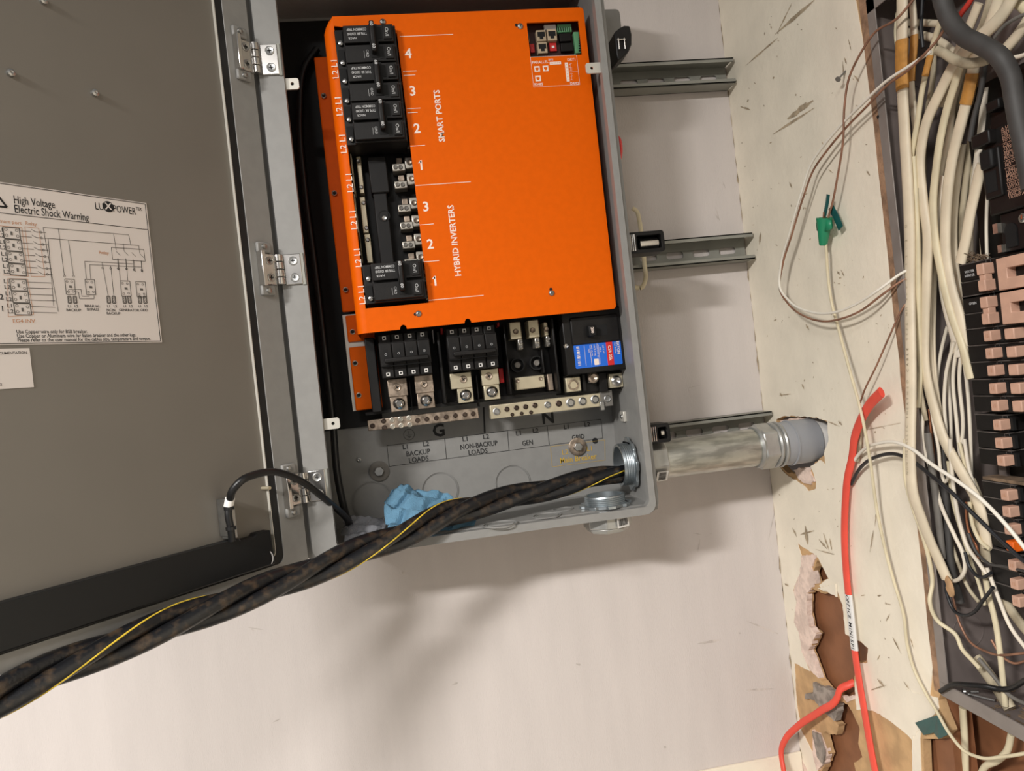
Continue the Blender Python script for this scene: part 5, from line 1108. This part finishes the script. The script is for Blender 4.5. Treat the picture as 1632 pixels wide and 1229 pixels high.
for k, (lbl, pts, w_, m_, d_) in enumerate((
    ('cream cable hugging the widest printed cable on its right', [(1455,250),(1459,320),(1462,380),(1463,460),(1464,540),(1466,600),(1462,650)], 10, 'nm_cream', .012),
    ('pale cable in the second layer of the middle bundle', [(1489,290),(1484,340),(1482,400),(1481,470),(1482,560),(1488,620),(1500,680),(1511,722)], 11, 'nm_white', .03),
    ('pale cable between the stained one and the breakers', [(1506,280),(1500,330),(1498,380),(1500,430),(1506,480),(1521,540),(1528,570)], 12, 'nm_pale', .035),
    ('cable in the back row just left of the main breaker', [(1534,230),(1525,290),(1520,350),(1521,410),(1530,470),(1537,520)], 12, 'nm_white', .045),
    ('dirty cable in the back row under the main breaker', [(1548,220),(1540,280),(1533,340),(1528,400),(1526,440)], 11, 'nm_dirty', .055),
    ('cream cable dropping to the pale debris on the tied breakers', [(1560,215),(1553,270),(1548,330),(1544,390),(1543,425)], 10, 'nm_cream', .05),
    ('dirty wide cable leaning left of the lower breakers', [(1546,765),(1558,795),(1568,845),(1573,895)], 17, 'nm_dirty', .03),
    ('pale cable behind the tape bands', [(1488,60),(1487,120),(1478,180),(1472,250),(1474,320)], 9, 'nm_dirty', .045),
    ('pale cable slanting behind the wide tape', [(1540,90),(1532,140),(1520,190),(1508,240),(1500,290)], 12, 'nm_dirty', .05))):
    cable('sheathed_cable', lbl, 'cable', pts, w_, m_, d_, .65, G1)
for k, (lbl, pts, m_) in enumerate((
    ('cream wire falling to the lower section behind the white conductor', [(1529,705),(1542,760),(1552,810),(1562,850),(1574,868)], 'nm_cream'),
    ('pale wire swinging left of the lower section', [(1537,700),(1545,750),(1558,790),(1568,825)], 'nm_pale'),
    ('cream wire weaving between the two black hooks', [(1511,735),(1519,800),(1533,850),(1545,888),(1560,930),(1570,965)], 'nm_cream'),
    ('pale wire behind the brown paper wrap', [(1500,800),(1512,850),(1528,900),(1545,940),(1560,960)], 'nm_dirty'))):
    cable('white_wire', lbl, 'wire', pts, 6, m_, .026, 1.0, n=10)
# below the panel
cable('sheathed_cable', 'cream cable hanging straight down below the panel', 'cable', [(1534,1128,.03),(1537,1170,.03),(1539,1240,.03),(1542,1300,.03)], 12, 'nm_cream', .03, .7, G1)
cable('sheathed_cable', 'cream cable curving left below the panel at the lower right', 'cable', [(1612,1170,.03),(1606,1195,.03),(1590,1212,.03),(1570,1222,.03),(1558,1250,.03)], 10, 'nm_cream', .03, .8, G1)
# upper right tangle
cable('black_cable', 'thick grey-black service cable arching across the top right', 'cable', [(1497,-30,-.02),(1502,0,-.02),(1512,29,-.02),(1535,57,-.02),(1568,74,-.02),(1594,92,-.018),(1610,120,-.012),(1617,156,-.010),(1624,195,-.010),(1634,240,-.012),(1645,300,-.012)], 25, 'rubber_grey', -.02, 1.0, n=20)
o, s6, r6 = cable('sheathed_cable', 'stripped cable end pointing left at the top of the panel', 'cable', [(1493,80,-.012),(1505,85,-.010),(1519,94,-.008),(1544,101,-.004),(1560,99,.0),(1574,95,.004)], 12, 'nm_dirty', -.01, .7, G1)
cable('sheathed_cable', 'pale cable at the upper right corner slanting behind the service cable', 'cable', [(1645,20),(1632,42),(1617,62),(1601,80),(1585,95)], 14, 'nm_white', .03, .7, G1)
cable('sheathed_cable', 'cream cable at the very top right corner', 'cable', [(1608,-15),(1620,2),(1636,16),(1650,24)], 12, 'nm_cream', .03, .7, G1)
cable('grey_cable', 'thin grey wire at the upper right behind the service cable', 'cable', [(1640,20),(1618,30),(1601,41),(1585,60)], 5, 'nm_grey', .012, 1.0)
cable('sheathed_cable', 'greenish grey cable beside the taped one at the top', 'cable', [(1584,-20),(1576,15),(1566,45),(1552,70)], 14, 'nm_dirty', .035, .7, G1)
cable('sheathed_cable', 'wide pale cable crossing under the thick service cable', 'cable', [(1560,5),(1548,35),(1536,62),(1522,95),(1510,130),(1500,170)], 13, 'nm_white', .032, .6, G1)
cable('white_wire', 'thin pale wire left of the taped cable at the top', 'wire', [(1438,-10),(1431,16),(1427,52),(1430,80),(1434,100)], 5, 'nm_cream', .03, 1.0, n=10)
cable('black_wire', 'black wire hanging from the top beside the stripped end', 'wire', [(1471,-15),(1469,20),(1468,45),(1471,76)], 6, 'wire_black', .03, 1.0, n=10)
cable('red_wire', 'short red wire at the top behind the service cable', 'wire', [(1552,-10),(1545,4),(1533,20),(1526,30)], 8, 'wire_red', .03, 1.0, n=10)
cable('sheathed_cable', 'horizontal pale cable crossing behind the stripped end', 'cable', [(1418,22,.05),(1440,34,.05),(1470,36,.05),(1500,38,.05)], 10, 'nm_white', .05, .8, G1)
cable('sheathed_cable', 'second horizontal pale cable below the first at the top', 'cable', [(1430,46,.055),(1460,54,.055),(1490,62,.055),(1520,84,.055),(1530,95,.055)], 12, 'nm_white', .055, .8, G1)
cable('black_wire', 'dark wire alongside the wide taped cable', 'wire', [(1570,100),(1566,130),(1561,156),(1552,190),(1546,225)], 8, 'rubber_grey', .02, 1.0, n=10)
cable('sheathed_cable', 'pale cable beside the old main breaker', 'cable', [(1570,140),(1566,190),(1560,240),(1552,300),(1546,360),(1545,415)], 11, 'nm_pale', .045, .7, G1)
cable('sheathed_cable', 'faint pink cable tucked behind the main breaker side', 'cable', [(1572,260),(1568,320),(1566,370),(1568,415)], 9, 'nm_white', .05, .8, G1)
cable('white_wire', 'thin white wire right next to the old main breaker', 'wire', [(1574,300),(1572,360),(1573,412)], 5, 'nm_pale', .04, 1.0, n=10)
cable('white_wire', 'thin pale wire at the far right under the service cable', 'wire', [(1645,82),(1625,90),(1608,92),(1595,86)], 6, 'nm_pale', .02, 1.0, n=10)
# loose wires over the painted wall
cable('white_wire', 'white strand of the big loop hanging over the painted wall', 'wire', [(1484,82,-.014),(1451,104,-.02),(1412,130,-.022),(1376,164,-.022),(1342,198,-.022),(1313,232,-.024),(1292,263,-.026),(1278,305,-.028),(1259,370,-.03),(1245,420,-.03),(1243,458,-.03),(1258,480,-.03),(1291,497,-.03),(1330,498,-.03),(1368,483,-.028),(1410,455,-.02),(1438,435,-.002),(1450,429,.006)], 5, 'wire_white', -.02, 1.0, per=10, n=10)
cable('copper_wire', 'brown bare strand of the big loop hanging over the painted wall', 'wire', [(1508,42,-.01),(1492,66,-.012),(1474,86,-.018),(1453,107,-.02),(1415,135,-.020),(1381,170,-.020),(1348,204,-.020),(1318,240,-.022),(1296,272,-.024),(1281,312,-.026),(1262,374,-.027),(1247,424,-.028),(1243,462,-.027),(1256,484,-.027),(1284,505,-.027),(1310,512,-.026),(1341,508,-.026),(1374,494,-.024),(1407,469,-.018),(1437,448,-.002),(1450,441,.006)], 4, 'wire_brown', -.02, 1.0, per=10, n=10)
cable('copper_wire', 'dark bare wire dropping from the top left of the panel into the green connector', 'wire', [(1462,-8,.0),(1430,29,-.01),(1394,52,-.016),(1371,86,-.02),(1353,125,-.022),(1346,169,-.023),(1344,221,-.023),(1334,286,-.022),(1327,322,-.020),(1319,350,-.018)], 4, 'wire_brown', -.02, 1.0, per=10, n=10)
cable('ground_wire', 'cream wire trailing from the green connector down to the panel bottom', 'wire', [(1315,380,-.016),(1317,400,-.016),(1319,433,-.014),(1325,480,-.014),(1338,530,-.018),(1354,590,-.024),(1372,655,-.030),(1386,730,-.026),(1399,821,-.018),(1412,881,-.014),(1424,925,-.012),(1440,980,-.010),(1446,1028,-.010),(1457,1068,-.010),(1476,1106,-.010),(1494,1136,-.012),(1515,1172,-.014),(1536,1196,-.014),(1560,1207,-.012),(1600,1206,-.010),(1645,1199,-.008)], 5.5, 'nm_cream', -.015, 1.0, per=10, n=10)
cable('copper_wire', 'thin copper wire from the panel edge down to the red cable end', 'wire', [(1450,475,.006),(1440,489,-.002),(1418,535,-.012),(1396,585,-.016),(1377,624,-.018),(1371,642,-.016)], 3.2, 'wire_brown', -.012, 1.0, n=8)
red = [(1405,625,-.030),(1386,645,-.024),(1372,670,-.018),(1362,698,-.014),(1358,730,-.010),(1351,762,-.010),(1347,808,-.009),(1346,860,-.009),(1349,915,-.009),(1356,980,-.011),(1364,1050,-.013),(1377,1130,-.016),(1394,1225,-.02),(1408,1290,-.022)]
o, s7, r7 = cable('red_cable', 'long red sheathed cable with a white paper tag running down the wall', 'cable', red, 15, 'red_sheath', -.01, .45, per=10)
ia = min(range(len(s7)), key=lambda i: (s7[i]-Rw(1352, 945, -.010)).length); ib = min(range(len(s7)), key=lambda i: (s7[i]-Rw(1361, 1036, -.012)).length)
tag_ = part(MB().tube(s7[ia:ib+1], r7*1.06, r7*.52, (1,0,0), 12, caps=False), 'paper_tag', 'white_sleeve', o, world=True, label='white paper tag lettered OFFICE MINISPL')
txt = MB(); msg = 'OFFICE MINISPL'
for i, ch in enumerate(msg):
    if ch == ' ': continue
    k = ia+.6+(ib-ia-1.0)*i/(len(msg)-1); a = s7[int(k)]; b_ = s7[int(k)+1]; p = a.lerp(b_, k-int(k))
    txt.text(ch, .0105, p+Vector((-r7*.52-.0004, -.0022, 0)), (b_-a), (0,-1,0), bold=.01)
part(txt, 'tag_lettering', 'black_print', tag_, world=True, smooth=None)
part(MB().tube(spline([Rw(1376,662,-.012), Rw(1371,685,-.008), Rw(1370,715,-.007), Rw(1366,735,-.006)], 6), .004, .002, (1,0,0), 8), 'sheath_slit', 'nm_dirty', o, world=True)
cable('white_wire', 'white conductor leaving the red cable and arching over to the breakers', 'wire', [(1358,742,-.008),(1362,734,-.009),(1376,717,-.014),(1399,707,-.022),(1428,705,-.026),(1454,716,-.028),(1485,740,-.028),(1529,769,-.022),(1563,795,-.018),(1594,826,-.014),(1632,872,-.01),(1650,896,-.01)], 6, 'wire_white', -.02, 1.0, per=10, n=12)
cable('black_wire', 'black conductor arching below the white one from red cable to breakers', 'wire', [(1357,772,-.006),(1360,765,-.008),(1371,746,-.012),(1397,728,-.018),(1428,724,-.020),(1454,735,-.022),(1485,759,-.022),(1519,787,-.020),(1553,821,-.016),(1594,860,-.012),(1632,894,-.010),(1650,906,-.01)], 6.5, 'wire_black', -.018, 1.0, per=10, n=12)
pts = [Rw(1362,1087,.012), Rw(1352,1092,.002), Rw(1340,1098,-.008), Rw(1334,1113,-.014), Rw(1308,1133,-.022), Rw(1270,1159,-.035), Rw(1252,1178,-.045), Rw(1245,1198,-.05), Rw(1249,1229,-.055), Rw(1258,1280,-.06)]
solo(MB().tube(spline(pts, 10), .0066, .0042, (1,0,0), 12), 'red_cable', 'red_sheath', 'second red cable bending out of the torn hole at the bottom', 'cable', smooth=60)
# green wire connector with tape
wn = thing('wire_connector', 'green winged wire connector with dark green tape hanging on the wall', 'wire connector', Rw(1313, 365, -.016))
a, b = Rw(1314, 347, -.018), Rw(1312, 391, -.018)
part(MB().lathe(b, (a-b), [(0,0),(0,.0055),(.002,.0065),((a-b).length*.55,.0095),((a-b).length,.0125),((a-b).length,.009),((a-b).length*.8,.007)], 20), 'shell', 'green_nut', wn, world=True)
mid = a.lerp(b, .25)
for q in ((1301,362),(1327,358)):
    w_ = Rw(*q, -.018); part(MB().add([a.lerp(b,.02), w_+Vector((0,0,.007)), w_+Vector((0,0,-.006)), a.lerp(b,.55)], [(0,1,2,3)]), 'wing', 'green_nut', wn, world=True).modifiers.new('t', 'SOLIDIFY').thickness = .004
def strip(pts, w, name, m, parent):
    part(MB().tube(spline(pts, 8), w, .0007, (1,0,0), 8), name, m, parent, world=True)
strip([Rw(1324,330,-.016), Rw(1332,345,-.013), Rw(1340,364,-.012)], .007, 'tape_tail', 'green_tape', wn)
strip([Rw(1320,310,-.020), Rw(1318,325,-.020), Rw(1314,344,-.019)], .0048, 'tape_wrap', 'green_tape', wn)
part(MB().cyl(Rw(1314, 338, -.019), Rw(1313, 352, -.018), .0022, 8), 'bare_tip', 'copper', wn, world=True)
# green tape over the torn paper at the bottom
tq = [Rw(1458,1152,-.004), Rw(1493,1140,-.014), Rw(1513,1170,-.015), Rw(1496,1178,-.012), Rw(1488,1168,-.008), Rw(1472,1172,-.006)]
mb = MB().add(tq, [(0,1,5), (1,4,5), (1,2,3), (1,3,4)]); o = solo(mb, 'green_tape', 'green_tape', 'dark green tape scrap wrapped on the cream wire at the bottom', 'tape', smooth=None); m_ = o.modifiers.new('t', 'SOLIDIFY'); m_.thickness = .0012
# nail
a = Rw(1349, 112, .002); b = Rw(1336, 126, -.016)
solo(MB().cyl(a, b, .0014, 8).lathe(b, (b-a), [(0,.0014),(0,.0042),(.0012,.0042),(.0012,0)], 12), 'nail', 'nm_grey', 'bent nail sticking out of the painted wall below the top scrape', 'nail')
